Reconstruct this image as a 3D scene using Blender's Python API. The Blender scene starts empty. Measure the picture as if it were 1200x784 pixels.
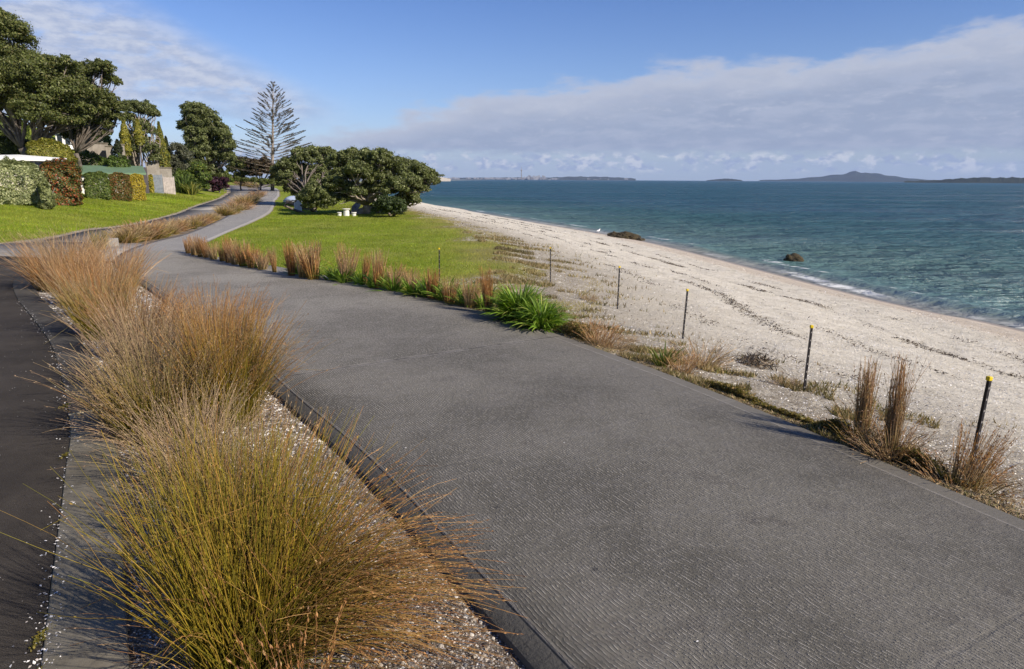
import bpy, math, random
import numpy as np
from mathutils import Vector, Matrix

random.seed(7)
rng = np.random.default_rng(11)
D = bpy.data
SC = bpy.context.scene
COL = SC.collection

# ------------------------------------------------------------------ camera
CAM_H = 2.5
FPX = 800.0                       # focal length in pixels of the 1200 px wide photograph (24 mm)
PITCH = math.radians(12.8)
ROLL = math.radians(.31)
FW = np.array([0, math.cos(PITCH), -math.sin(PITCH)])
_u = np.array([0, math.sin(PITCH), math.cos(PITCH)])
_r = np.array([1.0, 0, 0])
RT = math.cos(ROLL) * _r + math.sin(ROLL) * _u
UP = math.cos(ROLL) * _u - math.sin(ROLL) * _r
cam_data = D.cameras.new('camera')
cam_data.lens = 24
cam_data.sensor_width = 36
cam_data.clip_start = .05
cam_data.clip_end = 60000
cam = D.objects.new('camera', cam_data)
COL.objects.link(cam)
cam.matrix_world = Matrix(((RT[0], UP[0], -FW[0], 0), (RT[1], UP[1], -FW[1], 0), (RT[2], UP[2], -FW[2], CAM_H), (0, 0, 0, 1)))
SC.camera = cam

# ------------------------------------------------------------------ light and exposure
SUN_AZ = math.radians(124)        # clockwise from +Y
SUN_EL = math.radians(33)
SC.view_settings.view_transform = 'Standard'
SC.view_settings.look = 'None'
SC.view_settings.gamma = 1
EXPO = .4
SC.view_settings.exposure = EXPO
SC.view_settings.use_curve_mapping = False
SC.render.engine = 'CYCLES'
SC.cycles.use_denoising = True
SC.cycles.max_bounces = 6
SC.cycles.diffuse_bounces = 3
SC.cycles.glossy_bounces = 2
SC.cycles.transparent_max_bounces = 6
SC.cycles.volume_bounces = 0
SC.cycles.caustics_reflective = False
SC.cycles.caustics_refractive = False
sun_d = D.lights.new('sun', 'SUN')
sun_d.energy = 4.7
sun_d.angle = math.radians(.5)
sun_d.color = (1, .89, .74)
sun = D.objects.new('sun', sun_d)
COL.objects.link(sun)
sdir = Vector((math.sin(SUN_AZ) * math.cos(SUN_EL), math.cos(SUN_AZ) * math.cos(SUN_EL), math.sin(SUN_EL)))
sun.rotation_euler = sdir.to_track_quat('Z', 'Y').to_euler()
sun.location = (30, -10, 40)


class G:
    """small helper round a node tree"""
    def __init__(s, nt):
        s.nt = nt
    def n(s, t, **kw):
        nd = s.nt.nodes.new(t)
        for k, v in kw.items():
            setattr(nd, k, v)
        return nd
    def l(s, a, b):
        s.nt.links.new(a, b)
    def put(s, sock, v):
        if isinstance(v, bpy.types.NodeSocket):
            s.nt.links.new(v, sock)
        elif isinstance(v, (tuple, list)) and len(v) == 3 and sock.type == 'RGBA':
            sock.default_value = (*v, 1)
        else:
            sock.default_value = v
    def m(s, op, a, b=0.0, c=0.0, clamp=False):
        nd = s.n('ShaderNodeMath', operation=op)
        nd.use_clamp = clamp
        s.put(nd.inputs[0], a); s.put(nd.inputs[1], b); s.put(nd.inputs[2], c)
        return nd.outputs[0]
    def vm(s, op, a, b=(1, 1, 1)):
        nd = s.n('ShaderNodeVectorMath', operation=op)
        s.put(nd.inputs[0], a); s.put(nd.inputs[1], b)
        return nd.outputs[0]
    def mix(s, f, a, b, blend='MIX'):
        nd = s.n('ShaderNodeMix', data_type='RGBA', blend_type=blend)
        s.put(nd.inputs[0], f); s.put(nd.inputs[6], a); s.put(nd.inputs[7], b)
        return nd.outputs[2]
    def ss(s, v, lo, hi, a=0.0, b=1.0):
        nd = s.n('ShaderNodeMapRange', interpolation_type='SMOOTHSTEP')
        s.put(nd.inputs[0], v); s.put(nd.inputs[1], lo); s.put(nd.inputs[2], hi)
        s.put(nd.inputs[3], a); s.put(nd.inputs[4], b)
        return nd.outputs[0]
    def noise(s, vec, scale, detail=4.0, rough=.55, dist=0.0):
        nd = s.n('ShaderNodeTexNoise')
        if vec is not None:
            s.l(vec, nd.inputs['Vector'])
        nd.inputs['Scale'].default_value = scale
        nd.inputs['Detail'].default_value = detail
        nd.inputs['Roughness'].default_value = rough
        nd.inputs['Distortion'].default_value = dist
        return nd.outputs['Fac']
    def vor(s, vec, scale, feature='F1', out='Distance', rnd=1.0):
        nd = s.n('ShaderNodeTexVoronoi', feature=feature)
        s.l(vec, nd.inputs['Vector'])
        nd.inputs['Scale'].default_value = scale
        nd.inputs['Randomness'].default_value = rnd
        return nd.outputs[out]
    def xyz(s, x, y, z=0.0):
        nd = s.n('ShaderNodeCombineXYZ')
        s.put(nd.inputs[0], x); s.put(nd.inputs[1], y); s.put(nd.inputs[2], z)
        return nd.outputs[0]
    def sep(s, v):
        nd = s.n('ShaderNodeSeparateXYZ')
        s.l(v, nd.inputs[0])
        return nd.outputs
    def attr(s, name, out='Fac'):
        nd = s.n('ShaderNodeAttribute', attribute_name=name)
        return nd.outputs[out]
    def bump(s, h, strength=1.0, dist=.01, normal=None):
        nd = s.n('ShaderNodeBump')
        nd.inputs['Strength'].default_value = strength
        s.put(nd.inputs['Distance'], dist)
        s.l(h, nd.inputs['Height'])
        if normal is not None:
            s.l(normal, nd.inputs['Normal'])
        return nd.outputs[0]


def pix_dir(px, py):
    d = FW * FPX + RT * (px - 600) + UP * (392 - py)
    return d / np.linalg.norm(d)


def azel(px, py):
    d = pix_dir(px, py)
    return math.degrees(math.atan2(d[0], d[1])), math.degrees(math.asin(d[2]))


def srgb(r, g, b):
    f = lambda c: (c / 12.92 if c <= .04045 else ((c + .055) / 1.055) ** 2.4) / 2 ** EXPO
    return (f(r / 255), f(g / 255), f(b / 255))


# ------------------------------------------------------------------ sky
def build_world():
    w = D.worlds.new('World')
    SC.world = w
    w.use_nodes = True
    nt = w.node_tree
    nt.nodes.clear()
    g = G(nt)
    sky = g.n('ShaderNodeTexSky', sky_type='NISHITA', sun_disc=False)
    sky.sun_elevation = SUN_EL
    sky.sun_rotation = SUN_AZ
    sky.altitude = 10
    sky.air_density = 1.0
    sky.dust_density = .35
    sky.ozone_density = 2.2
    tc = g.n('ShaderNodeTexCoord').outputs['Generated']
    x, y, z = g.sep(tc)
    R2D = 180 / math.pi
    az = g.m('MULTIPLY', g.m('ARCTAN2', x, y), R2D)
    el = g.m('MULTIPLY', g.m('ARCSINE', z), R2D)
    def curve(pts):
        """piecewise line: azimuth -> elevation, as a Float Curve over -180..180 and -10..50"""
        nd = g.n('ShaderNodeFloatCurve')
        c = nd.mapping.curves[0]
        P = [((a + 180) / 360, (e + 10) / 60) for a, e in pts]
        c.points[0].location = (0, P[0][1])
        c.points[1].location = (1, P[-1][1])
        for p in P:
            c.points.new(*p)
        nd.mapping.update()
        g.l(g.m('MULTIPLY_ADD', az, 1 / 360, .5), nd.inputs['Value'])
        return g.m('MULTIPLY_ADD', nd.outputs[0], 60, -10)
    cv = g.xyz(g.m('MULTIPLY', az, .1), g.m('MULTIPLY', el, .32), 0)
    n_big = g.noise(cv, 1.1, 6, .55, .3)
    cv2 = g.xyz(g.m('MULTIPLY', az, .25), g.m('MULTIPLY', el, .8), 3.1)
    n_mid = g.noise(cv2, 1.3, 7, .6, .2)
    cv3 = g.xyz(g.m('MULTIPLY', az, .55), g.m('MULTIPLY', el, 1.5), 7.7)
    n_fine = g.noise(cv3, 1.2, 6, .6)
    # the grey bank across the right
    edge = curve([azel(-500, 190), azel(200, 190), azel(330, 168), azel(400, 150), azel(480, 128), azel(560, 108), azel(640, 100), azel(720, 89),
                  azel(800, 79), azel(880, 70), azel(960, 62), azel(1040, 50), azel(1120, 36), azel(1200, 20), azel(1500, -40)])
    e1 = g.m('ADD', edge, g.m('MULTIPLY', g.m('SUBTRACT', n_mid, .5), 3.4))
    e1 = g.m('ADD', e1, g.m('MULTIPLY', g.m('SUBTRACT', n_big, .5), 4.4))
    depth = g.m('SUBTRACT', e1, el)
    m1 = g.ss(depth, -.4, 1.2)
    low = g.m('ADD', 2.1, g.m('MULTIPLY', g.m('SUBTRACT', n_fine, .5), 1.1))
    m1 = g.m('MULTIPLY', m1, g.ss(g.m('SUBTRACT', el, low), -.4, .5, .12, 1.0))
    m1 = g.m('MULTIPLY', m1, g.ss(az, azel(230, 150)[0], azel(450, 150)[0]))
    m1 = g.m('MULTIPLY', m1, g.ss(n_fine, .1, .5, .82, 1.0))
    m1 = g.m('MULTIPLY', m1, .93)
    # wispy cloud top left
    up2 = curve([azel(-500, -200), azel(-100, -80), azel(60, -20), azel(160, 8), azel(230, 45), azel(300, 80), azel(400, 122), azel(480, 140), azel(900, 170)])
    lo2 = curve([azel(-500, 190), azel(0, 150), azel(150, 128), azel(240, 118), azel(330, 136), azel(420, 140), azel(500, 143), azel(900, 200)])
    m2 = g.m('MULTIPLY', g.ss(g.m('SUBTRACT', up2, el), -1.2, 2.0), g.ss(g.m('SUBTRACT', el, lo2), -1.2, 1.2))
    m2 = g.m('MULTIPLY', m2, g.ss(az, azel(430, 100)[0], azel(330, 100)[0]))
    m2 = g.m('MULTIPLY', m2, g.ss(n_mid, .22, .52, .35, .95))
    # small streaks low on the middle left and at right of the wisp
    m4 = g.m('MULTIPLY', g.ss(n_big, .5, .72), g.m('MULTIPLY', g.ss(el, 7.2, 5.0), g.ss(el, 2.6, 3.8)))
    m4 = g.m('MULTIPLY', m4, .5)
    # low cumulus line above the horizon
    cv5 = g.xyz(g.m('MULTIPLY', az, .33), g.m('MULTIPLY', el, .55), 1.7)
    puff = g.noise(cv5, 2.6, 5, .55, .2)
    m5 = g.m('MULTIPLY', g.ss(puff, .44, .58), g.m('MULTIPLY', g.ss(el, 2.4, 1.75), g.ss(el, .35, 1.0)))
    m6 = g.m('MULTIPLY', g.ss(el, 3.0, .4), .6)
    # colours as radiance
    c_bank = g.mix(g.ss(depth, .2, 3.4), srgb(200, 204, 217), srgb(160, 171, 195))
    c_bank = g.mix(g.m('MULTIPLY', g.ss(n_mid, .4, .66), .55), c_bank, srgb(190, 196, 214))
    c_bank = g.mix(g.m('MULTIPLY', g.ss(n_fine, .56, .7), .3), c_bank, srgb(212, 216, 226))
    c_wisp = g.mix(g.ss(n_fine, .35, .65), srgb(176, 188, 215), srgb(208, 214, 229))
    c_puff = g.mix(g.ss(g.noise(cv5, 3.3, 5, .6), .42, .6), srgb(166, 180, 208), srgb(236, 237, 240))
    bg = g.n('ShaderNodeBackground')
    skyc = g.mix(1.0, sky.outputs[0], (.071, .077, .101), 'MULTIPLY')
    skyc = g.mix(1.0, skyc, g.mix(g.ss(el, 2.0, 20), (1, 1, 1), (.60, .76, .93)), 'MULTIPLY')
    c = g.mix(m6, skyc, srgb(184, 206, 228))
    c = g.mix(m4, c, srgb(168, 182, 210))
    c = g.mix(m1, c, c_bank)
    c = g.mix(m2, c, c_wisp)
    c = g.mix(g.m('MULTIPLY', m5, .85), c, c_puff)
    g.l(c, bg.inputs['Color'])
    bg.inputs['Strength'].default_value = 1.0
    out = g.n('ShaderNodeOutputWorld')
    g.l(bg.outputs[0], out.inputs['Surface'])


build_world()


# ------------------------------------------------------------------ object helpers
def tag(o, label=None, cat=None, group=None, kind=None):
    if label: o['label'] = label
    if cat: o['category'] = cat
    if group: o['group'] = group
    if kind: o['kind'] = kind
    return o


def empty(name, loc=(0, 0, 0), rz=0.0, label=None, cat=None, group=None):
    o = D.objects.new(name, None)
    COL.objects.link(o)
    o.location = loc
    o.rotation_euler = (0, 0, rz)
    o.empty_display_size = .2
    return tag(o, label, cat, group)


def mesh_np(name, V, quads=None, tris=None, mat=None, parent=None, col=None, smooth=False, attrs=None, uv=None):
    V = np.asarray(V, dtype=np.float32).reshape(-1, 3)
    me = D.meshes.new(name)
    nq = 0 if quads is None else len(quads)
    ntr = 0 if tris is None else len(tris)
    loops = []
    if nq: loops.append(np.asarray(quads, dtype=np.int32).ravel())
    if ntr: loops.append(np.asarray(tris, dtype=np.int32).ravel())
    L = np.concatenate(loops)
    me.vertices.add(len(V)); me.vertices.foreach_set('co', V.ravel())
    me.loops.add(len(L)); me.loops.foreach_set('vertex_index', L)
    me.polygons.add(nq + ntr)
    starts = np.concatenate([np.arange(nq) * 4, nq * 4 + np.arange(ntr) * 3]).astype(np.int32)
    me.polygons.foreach_set('loop_start', starts)
    me.update(calc_edges=True)
    if smooth:
        me.polygons.foreach_set('use_smooth', np.ones(nq + ntr, dtype=bool))
    if col is not None:
        a = me.attributes.new('col', 'FLOAT_COLOR', 'POINT')
        c = np.ones((len(V), 4), dtype=np.float32)
        c[:, :3] = col
        a.data.foreach_set('color', c.ravel())
    for k, v in (attrs or {}).items():
        a = me.attributes.new(k, 'FLOAT', 'POINT')
        a.data.foreach_set('value', np.asarray(v, dtype=np.float32).ravel())
    if mat: me.materials.append(mat)
    o = D.objects.new(name, me)
    COL.objects.link(o)
    if parent is not None: o.parent = parent
    return o


class MB:
    """collects simple shapes; build() links them as ONE mesh"""
    def __init__(s):
        s.v = []; s.f = []
    def box(s, c, size, rz=0.0, tilt=None):
        x, y, z = [k / 2 for k in size]
        b = len(s.v)
        ca, sa = math.cos(rz), math.sin(rz)
        for sx, sy, sz in ((-1, -1, -1), (1, -1, -1), (1, 1, -1), (-1, 1, -1), (-1, -1, 1), (1, -1, 1), (1, 1, 1), (-1, 1, 1)):
            p = Vector((sx * x, sy * y, sz * z))
            if tilt is not None: p = tilt @ p
            s.v.append((c[0] + p.x * ca - p.y * sa, c[1] + p.x * sa + p.y * ca, c[2] + p.z))
        for q in ((0, 3, 2, 1), (4, 5, 6, 7), (0, 1, 5, 4), (1, 2, 6, 5), (2, 3, 7, 6), (3, 0, 4, 7)):
            s.f.append(tuple(b + i for i in q))
        return s
    def prism(s, pts, z0, z1):
        """pts: counter-clockwise outline; z0/z1 numbers or lists"""
        n = len(pts); b = len(s.v)
        a0 = z0 if hasattr(z0, '__len__') else [z0] * n
        a1 = z1 if hasattr(z1, '__len__') else [z1] * n
        s.v += [(p[0], p[1], a0[i]) for i, p in enumerate(pts)] + [(p[0], p[1], a1[i]) for i, p in enumerate(pts)]
        s.f.append(tuple(b + i for i in reversed(range(n))))
        s.f.append(tuple(b + n + i for i in range(n)))
        for i in range(n):
            j = (i + 1) % n
            s.f.append((b + i, b + j, b + n + j, b + n + i))
        return s
    def tube(s, pts, rads, n=7, cap=True):
        b = len(s.v)
        pts = [Vector(p) for p in pts]
        prev = None
        for i, p in enumerate(pts):
            t = (pts[min(i + 1, len(pts) - 1)] - pts[max(i - 1, 0)]).normalized()
            a = prev if prev is not None else (Vector((0, 0, 1)) if abs(t.z) < .9 else Vector((1, 0, 0)))
            side = t.cross(a).cross(t)
            if side.length < 1e-6: side = t.orthogonal()
            side.normalize(); prev = side
            o2 = t.cross(side)
            for k in range(n):
                an = 2 * math.pi * k / n
                s.v.append(tuple(p + (side * math.cos(an) + o2 * math.sin(an)) * rads[i]))
        for i in range(len(pts) - 1):
            for k in range(n):
                k2 = (k + 1) % n
                s.f.append((b + i * n + k, b + i * n + k2, b + (i + 1) * n + k2, b + (i + 1) * n + k))
        if cap:
            s.f.append(tuple(b + k for k in reversed(range(n))))
            s.f.append(tuple(b + (len(pts) - 1) * n + k for k in range(n)))
        return s
    def build(s, name, mat, parent=None, smooth=False, bevel=0.0):
        me = D.meshes.new(name)
        me.from_pydata(s.v, [], s.f)
        me.update()
        if smooth: me.polygons.foreach_set('use_smooth', np.ones(len(me.polygons), dtype=bool))
        me.materials.append(mat)
        o = D.objects.new(name, me)
        COL.objects.link(o)
        if parent is not None: o.parent = parent
        if bevel:
            b = o.modifiers.new('bevel', 'BEVEL'); b.width = bevel; b.segments = 2
        return o


def copy_tree(o, parent=None):
    c = o.copy(); COL.objects.link(c)
    if parent is not None: c.parent = parent
    for ch in [k for k in D.objects if k.parent == o]:
        copy_tree(ch, c)
    return c


# ------------------------------------------------------------------ materials
def new_mat(name):
    m = D.materials.new(name)
    m.use_nodes = True
    m.node_tree.nodes.clear()
    g = G(m.node_tree)
    out = g.n('ShaderNodeOutputMaterial')
    return m, g, out


def principled(g, out, base, rough=.7, spec=.3, normal=None, metallic=0.0):
    p = g.n('ShaderNodeBsdfPrincipled')
    g.put(p.inputs['Base Color'], base)
    g.put(p.inputs['Roughness'], rough)
    g.put(p.inputs['Specular IOR Level'], spec)
    g.put(p.inputs['Metallic'], metallic)
    if normal is not None: g.l(normal, p.inputs['Normal'])
    g.l(p.outputs[0], out.inputs['Surface'])
    return p


def plain(name, c, rough=.6, spec=.3, var=.15, scale=6.0, bump=.0):
    m, g, out = new_mat(name)
    tc = g.n('ShaderNodeTexCoord').outputs['Object']
    n = g.noise(tc, scale, 5, .6)
    base = g.mix(g.ss(n, .3, .7), tuple(k * (1 - var) for k in c), tuple(min(1, k * (1 + var)) for k in c))
    nn = g.bump(g.noise(tc, scale * 8, 4, .6), .6, bump) if bump else None
    principled(g, out, base, rough, spec, nn)
    return m


def leaf_mat(name, trans=.3, rough=.5, spec=.35):
    m, g, out = new_mat(name)
    c = g.attr('col', 'Color')
    p = g.n('ShaderNodeBsdfPrincipled')
    g.l(c, p.inputs['Base Color'])
    p.inputs['Roughness'].default_value = rough
    p.inputs['Specular IOR Level'].default_value = spec
    t = g.n('ShaderNodeBsdfTranslucent')
    g.l(g.mix(1.0, c, (1.25, 1.3, .8), 'MULTIPLY'), t.inputs['Color'])
    mx = g.n('ShaderNodeMixShader')
    mx.inputs[0].default_value = trans
    g.l(p.outputs[0], mx.inputs[1]); g.l(t.outputs[0], mx.inputs[2])
    g.l(mx.outputs[0], out.inputs['Surface'])
    return m


M_LEAF = leaf_mat('leaf')
M_REED = leaf_mat('reed', .22, .55, .3)
M_BIT = leaf_mat('shell_and_debris', 0.0, .6, .25)
M_BARK = plain('bark', (.17, .145, .125), .9, .1, .35, 3.0, .02)
M_BARK_PALE = plain('pale_bark', (.3, .26, .22), .9, .1, .35, 3.0, .02)


def mat_path():
    m, g, out = new_mat('grooved_concrete')
    u = g.attr('u'); v = g.attr('v'); w = g.attr('w')       # metres across, along, width of the path
    tc = g.n('ShaderNodeTexCoord').outputs['Object']
    uv = g.xyz(u, v, 0)
    # combed grooves: wander and break along the length
    wob = g.m('MULTIPLY', g.m('SUBTRACT', g.noise(g.xyz(g.m('MULTIPLY', u, .5), g.m('MULTIPLY', v, .9), 0), 1.0, 2, .5), .5), .22)
    wob2 = g.m('MULTIPLY', g.m('SUBTRACT', g.noise(g.xyz(g.m('MULTIPLY', u, 5), g.m('MULTIPLY', v, 14), 0), 1.0, 3, .6), .5), .020)
    ph = g.m('ADD', g.m('ADD', u, wob), g.m('ADD', wob2, g.m('MULTIPLY', v, .05)))
    s = g.m('SINE', g.m('MULTIPLY', ph, 2 * math.pi / .027))
    ridge = g.ss(s, -.2, .95)
    brk = g.ss(g.noise(g.xyz(g.m('MULTIPLY', u, 34), g.m('MULTIPLY', v, 12), 2), 1.0, 4, .75), .40, .58)
    ridge = g.m('MULTIPLY', ridge, brk)
    # smooth trowelled margins
    mn = g.m('MINIMUM', u, g.m('SUBTRACT', w, u))
    inner = g.ss(mn, .165, .185)
    ridge = g.m('MULTIPLY', ridge, inner)
    lip = g.m('MULTIPLY', g.ss(mn, .15, .17), g.ss(mn, .20, .18))
    # joints between slabs
    vv = g.m('ADD', v, g.m('MULTIPLY', g.m('SUBTRACT', g.noise(uv, 3.0, 4, .6), .5), .05))
    fr = g.m('ABSOLUTE', g.m('SUBTRACT', g.m('MODULO', g.m('ADD', vv, 200 * 3.6 + JOFF), 3.6), 1.8))
    jm = g.m('ADD', .12, g.m('MULTIPLY', g.ss(g.m('ABSOLUTE', g.m('SUBTRACT', v, JV)), 1.2, .6), .88))
    joint = g.m('MULTIPLY', g.ss(fr, .020, .008), jm)
    jhalo = g.m('MULTIPLY', g.ss(fr, .075, .03), g.m('ADD', jm, .15))
    jpatch = g.ss(g.noise(g.xyz(g.m('MULTIPLY', u, 2.2), g.m('MULTIPLY', v, .6), 5), 1.0, 3, .6), .42, .58)
    big = g.noise(uv, .55, 5, .6)
    mid = g.noise(uv, 3.5, 6, .65)
    fine = g.noise(tc, 160, 3, .6)
    base = g.mix(g.ss(big, .40, .60), (.108, .100, .080), (.182, .169, .138))
    base = g.mix(g.m('MULTIPLY', g.ss(mid, .42, .7), .4), base, (.20, .188, .168))
    base = g.mix(g.m('MULTIPLY', g.ss(g.noise(uv, 1.1, 5, .75), .52, .66), .5), base, (.075, .066, .056))
    base = g.mix(g.m('MULTIPLY', ridge, .72), base, (.47, .44, .38))
    base = g.mix(g.m('MULTIPLY', g.ss(fine, .35, .75), .25), base, (.08, .078, .075))
    base = g.mix(g.m('MULTIPLY', g.m('SUBTRACT', 1.0, inner), .5), base, (.14, .132, .115))
    base = g.mix(g.m('MULTIPLY', g.m('SUBTRACT', 1.0, g.ss(g.m('SUBTRACT', w, u), .2, .75)), .30), base, (.11, .105, .10))  # shading along the seaward edge, painted into the colour
    base = g.mix(g.m('MULTIPLY', lip, .3), base, (.36, .34, .32))
    base = g.mix(g.m('MULTIPLY', jhalo, g.m('MULTIPLY', jpatch, .35)), base, (.34, .32, .29))
    base = g.mix(g.m('MULTIPLY', joint, g.m('ADD', .45, g.m('MULTIPLY', g.m('SUBTRACT', 1.0, jpatch), .5))), base, (.07, .066, .06))
    spots = g.ss(g.vor(uv, 1.6), .05, .02)
    base = g.mix(g.m('MULTIPLY', spots, .7), base, (.05, .048, .046))
    base = g.mix(g.ss(v, JV - 6, JV + 11, 0.0, .62), base, g.mix(1.0, base, (2.1, 2.1, 2.15), 'MULTIPLY'))  # grazing-angle brightening put into the colour, paler further along the path
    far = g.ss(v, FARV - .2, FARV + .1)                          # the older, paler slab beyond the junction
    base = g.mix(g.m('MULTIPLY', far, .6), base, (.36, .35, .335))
    hgt = g.m('ADD', g.m('MULTIPLY', ridge, 1.0), g.m('MULTIPLY', fine, .25))
    hgt = g.m('ADD', hgt, g.m('MULTIPLY', joint, -1.5))
    hgt = g.m('ADD', hgt, g.m('MULTIPLY', lip, .8))
    hgt = g.m('ADD', hgt, g.m('MULTIPLY', g.noise(uv, 25, 4, .6), .7))
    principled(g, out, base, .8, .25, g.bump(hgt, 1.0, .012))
    return m


def mat_concrete(name, a, b, grime=.3):
    m, g, out = new_mat(name)
    tc = g.n('ShaderNodeTexCoord').outputs['Object']
    base = g.mix(g.ss(g.noise(tc, 1.5, 6, .65), .35, .65), a, b)
    base = g.mix(g.m('MULTIPLY', g.ss(g.noise(tc, 7, 5, .65), .5, .75), grime), base, tuple(k * .45 for k in a))
    f = g.noise(tc, 150, 3, .6)
    base = g.mix(g.m('MULTIPLY', g.ss(f, .4, .8), .3), base, tuple(k * .5 for k in a))
    principled(g, out, base, .85, .2, g.bump(g.m('ADD', f, g.m('MULTIPLY', g.noise(tc, 12, 4, .6), 1.5)), .6, .004))
    return m


def mat_asphalt():
    m, g, out = new_mat('asphalt')
    tc = g.n('ShaderNodeTexCoord').outputs['Object']
    v = g.vor(tc, 95)
    n = g.noise(tc, 260, 2, .6)
    base = g.mix(g.ss(g.noise(tc, .8, 6, .65), .35, .65), (.036, .031, .027), (.062, .054, .047))
    base = g.mix(g.m('MULTIPLY', g.ss(v, .45, .1), .35), base, (.11, .103, .098))
    base = g.mix(g.m('MULTIPLY', g.ss(n, .5, .8), .35), base, (.015, .015, .015))
    dust = g.m('MULTIPLY', g.ss(g.noise(tc, 2.3, 7, .75), .55, .7), .3)
    base = g.mix(dust, base, (.12, .11, .095))
    principled(g, out, base, .85, .25, g.bump(g.m('ADD', v, n), .9, .006))
    return m


def mat_ground():
    m, g, out = new_mat('ground')
    tc = g.n('ShaderNodeTexCoord').outputs['Object']
    gm = g.attr('grass'); t = g.attr('shore'); bed = g.attr('bed')
    n1 = g.noise(tc, .35, 6, .6); n2 = g.noise(tc, 2.0, 7, .7); n3 = g.noise(tc, 14, 6, .7); n4 = g.noise(tc, 70, 4, .7)
    # sand of broken shell
    sand = g.mix(g.ss(n2, .32, .68), (.58, .525, .41), (.79, .73, .60))
    sand = g.mix(g.m('MULTIPLY', g.ss(n3, .5, .75), .35), sand, (.40, .33, .25))
    sand = g.mix(g.m('MULTIPLY', g.ss(n4, .52, .66), .5), sand, (.86, .83, .77))
    sand = g.mix(g.m('MULTIPLY', g.ss(n4, .42, .32), .45), sand, (.28, .22, .16))
    # coarse pale band in the middle, smooth tan near the water
    tn = g.m('ADD', t, g.m('MULTIPLY', g.m('SUBTRACT', n2, .5), .05))
    sand = g.mix(g.m('MULTIPLY', g.ss(tn, .74, .84), .6), sand, (.47, .38, .29))
    sand = g.mix(g.m('MULTIPLY', g.ss(tn, .955, .985), .75), sand, (.21, .165, .125))
    # weed lines
    for c0, wd, st in ((.40, .012, .25), (.455, .010, .25), (.60, .012, .3), (.69, .010, .25), (.30, .012, .15)):
        tt = g.m('ADD', t, g.m('MULTIPLY', g.m('SUBTRACT', n1, .5), .10))
        tt = g.m('ADD', tt, g.m('MULTIPLY', g.m('SUBTRACT', n2, .5), .05))
        ln = g.ss(g.m('ABSOLUTE', g.m('SUBTRACT', tt, c0)), wd, wd * .3)
        ln = g.m('MULTIPLY', ln, g.ss(n3, .42, .62))
        sand = g.mix(g.m('MULTIPLY', ln, st), sand, (.10, .07, .045))
    # soily litter at the top of the beach
    lit = g.m('MULTIPLY', g.ss(t, .42, .02), g.ss(g.m('ADD', n2, g.m('MULTIPLY', n3, .5)), .54, .78))
    sand = g.mix(g.m('MULTIPLY', lit, .75), sand, (.17, .13, .08))
    # grass
    gc = g.mix(g.ss(n2, .3, .7), (.17, .22, .010), (.24, .29, .018))
    gc = g.mix(g.m('MULTIPLY', g.ss(n1, .45, .62), .6), gc, (.30, .31, .06))
    gc = g.mix(g.m('MULTIPLY', g.ss(n3, .5, .75), .5), gc, (.065, .11, .012))
    dry = g.ss(g.m('ADD', gm, g.m('MULTIPLY', g.m('SUBTRACT', n1, .5), .5)), .95, .6)
    gc = g.mix(g.m('MULTIPLY', dry, .65), gc, (.27, .215, .09))
    gmask = g.ss(g.m('ADD', gm, g.m('ADD', g.m('MULTIPLY', g.m('SUBTRACT', n2, .5), .9), g.m('MULTIPLY', g.m('SUBTRACT', n3, .5), .5))), .42, .62)
    # shell and soil between the reeds
    vo = g.vor(tc, 55)
    bc = g.mix(g.ss(n3, .35, .65), (.10, .075, .05), (.26, .22, .18))
    bc = g.mix(g.m('MULTIPLY', g.ss(vo, .42, .2), g.ss(n2, .3, .6)), bc, (.62, .58, .53))
    base = g.mix(bed, sand, bc)
    base = g.mix(gmask, base, gc)
    rough = g.ss(tn, .95, .985, .95, .45)
    h = g.m('ADD', g.m('MULTIPLY', n3, 3.0), n4)
    h = g.m('ADD', h, g.m('MULTIPLY', n2, 5.0))
    fl = g.ss(tn, .93, .97, 1.0, .15)
    nd = g.bump(h, .9, g.m('MULTIPLY', fl, .018))
    principled(g, out, base, rough, .25, nd)
    return m


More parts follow.
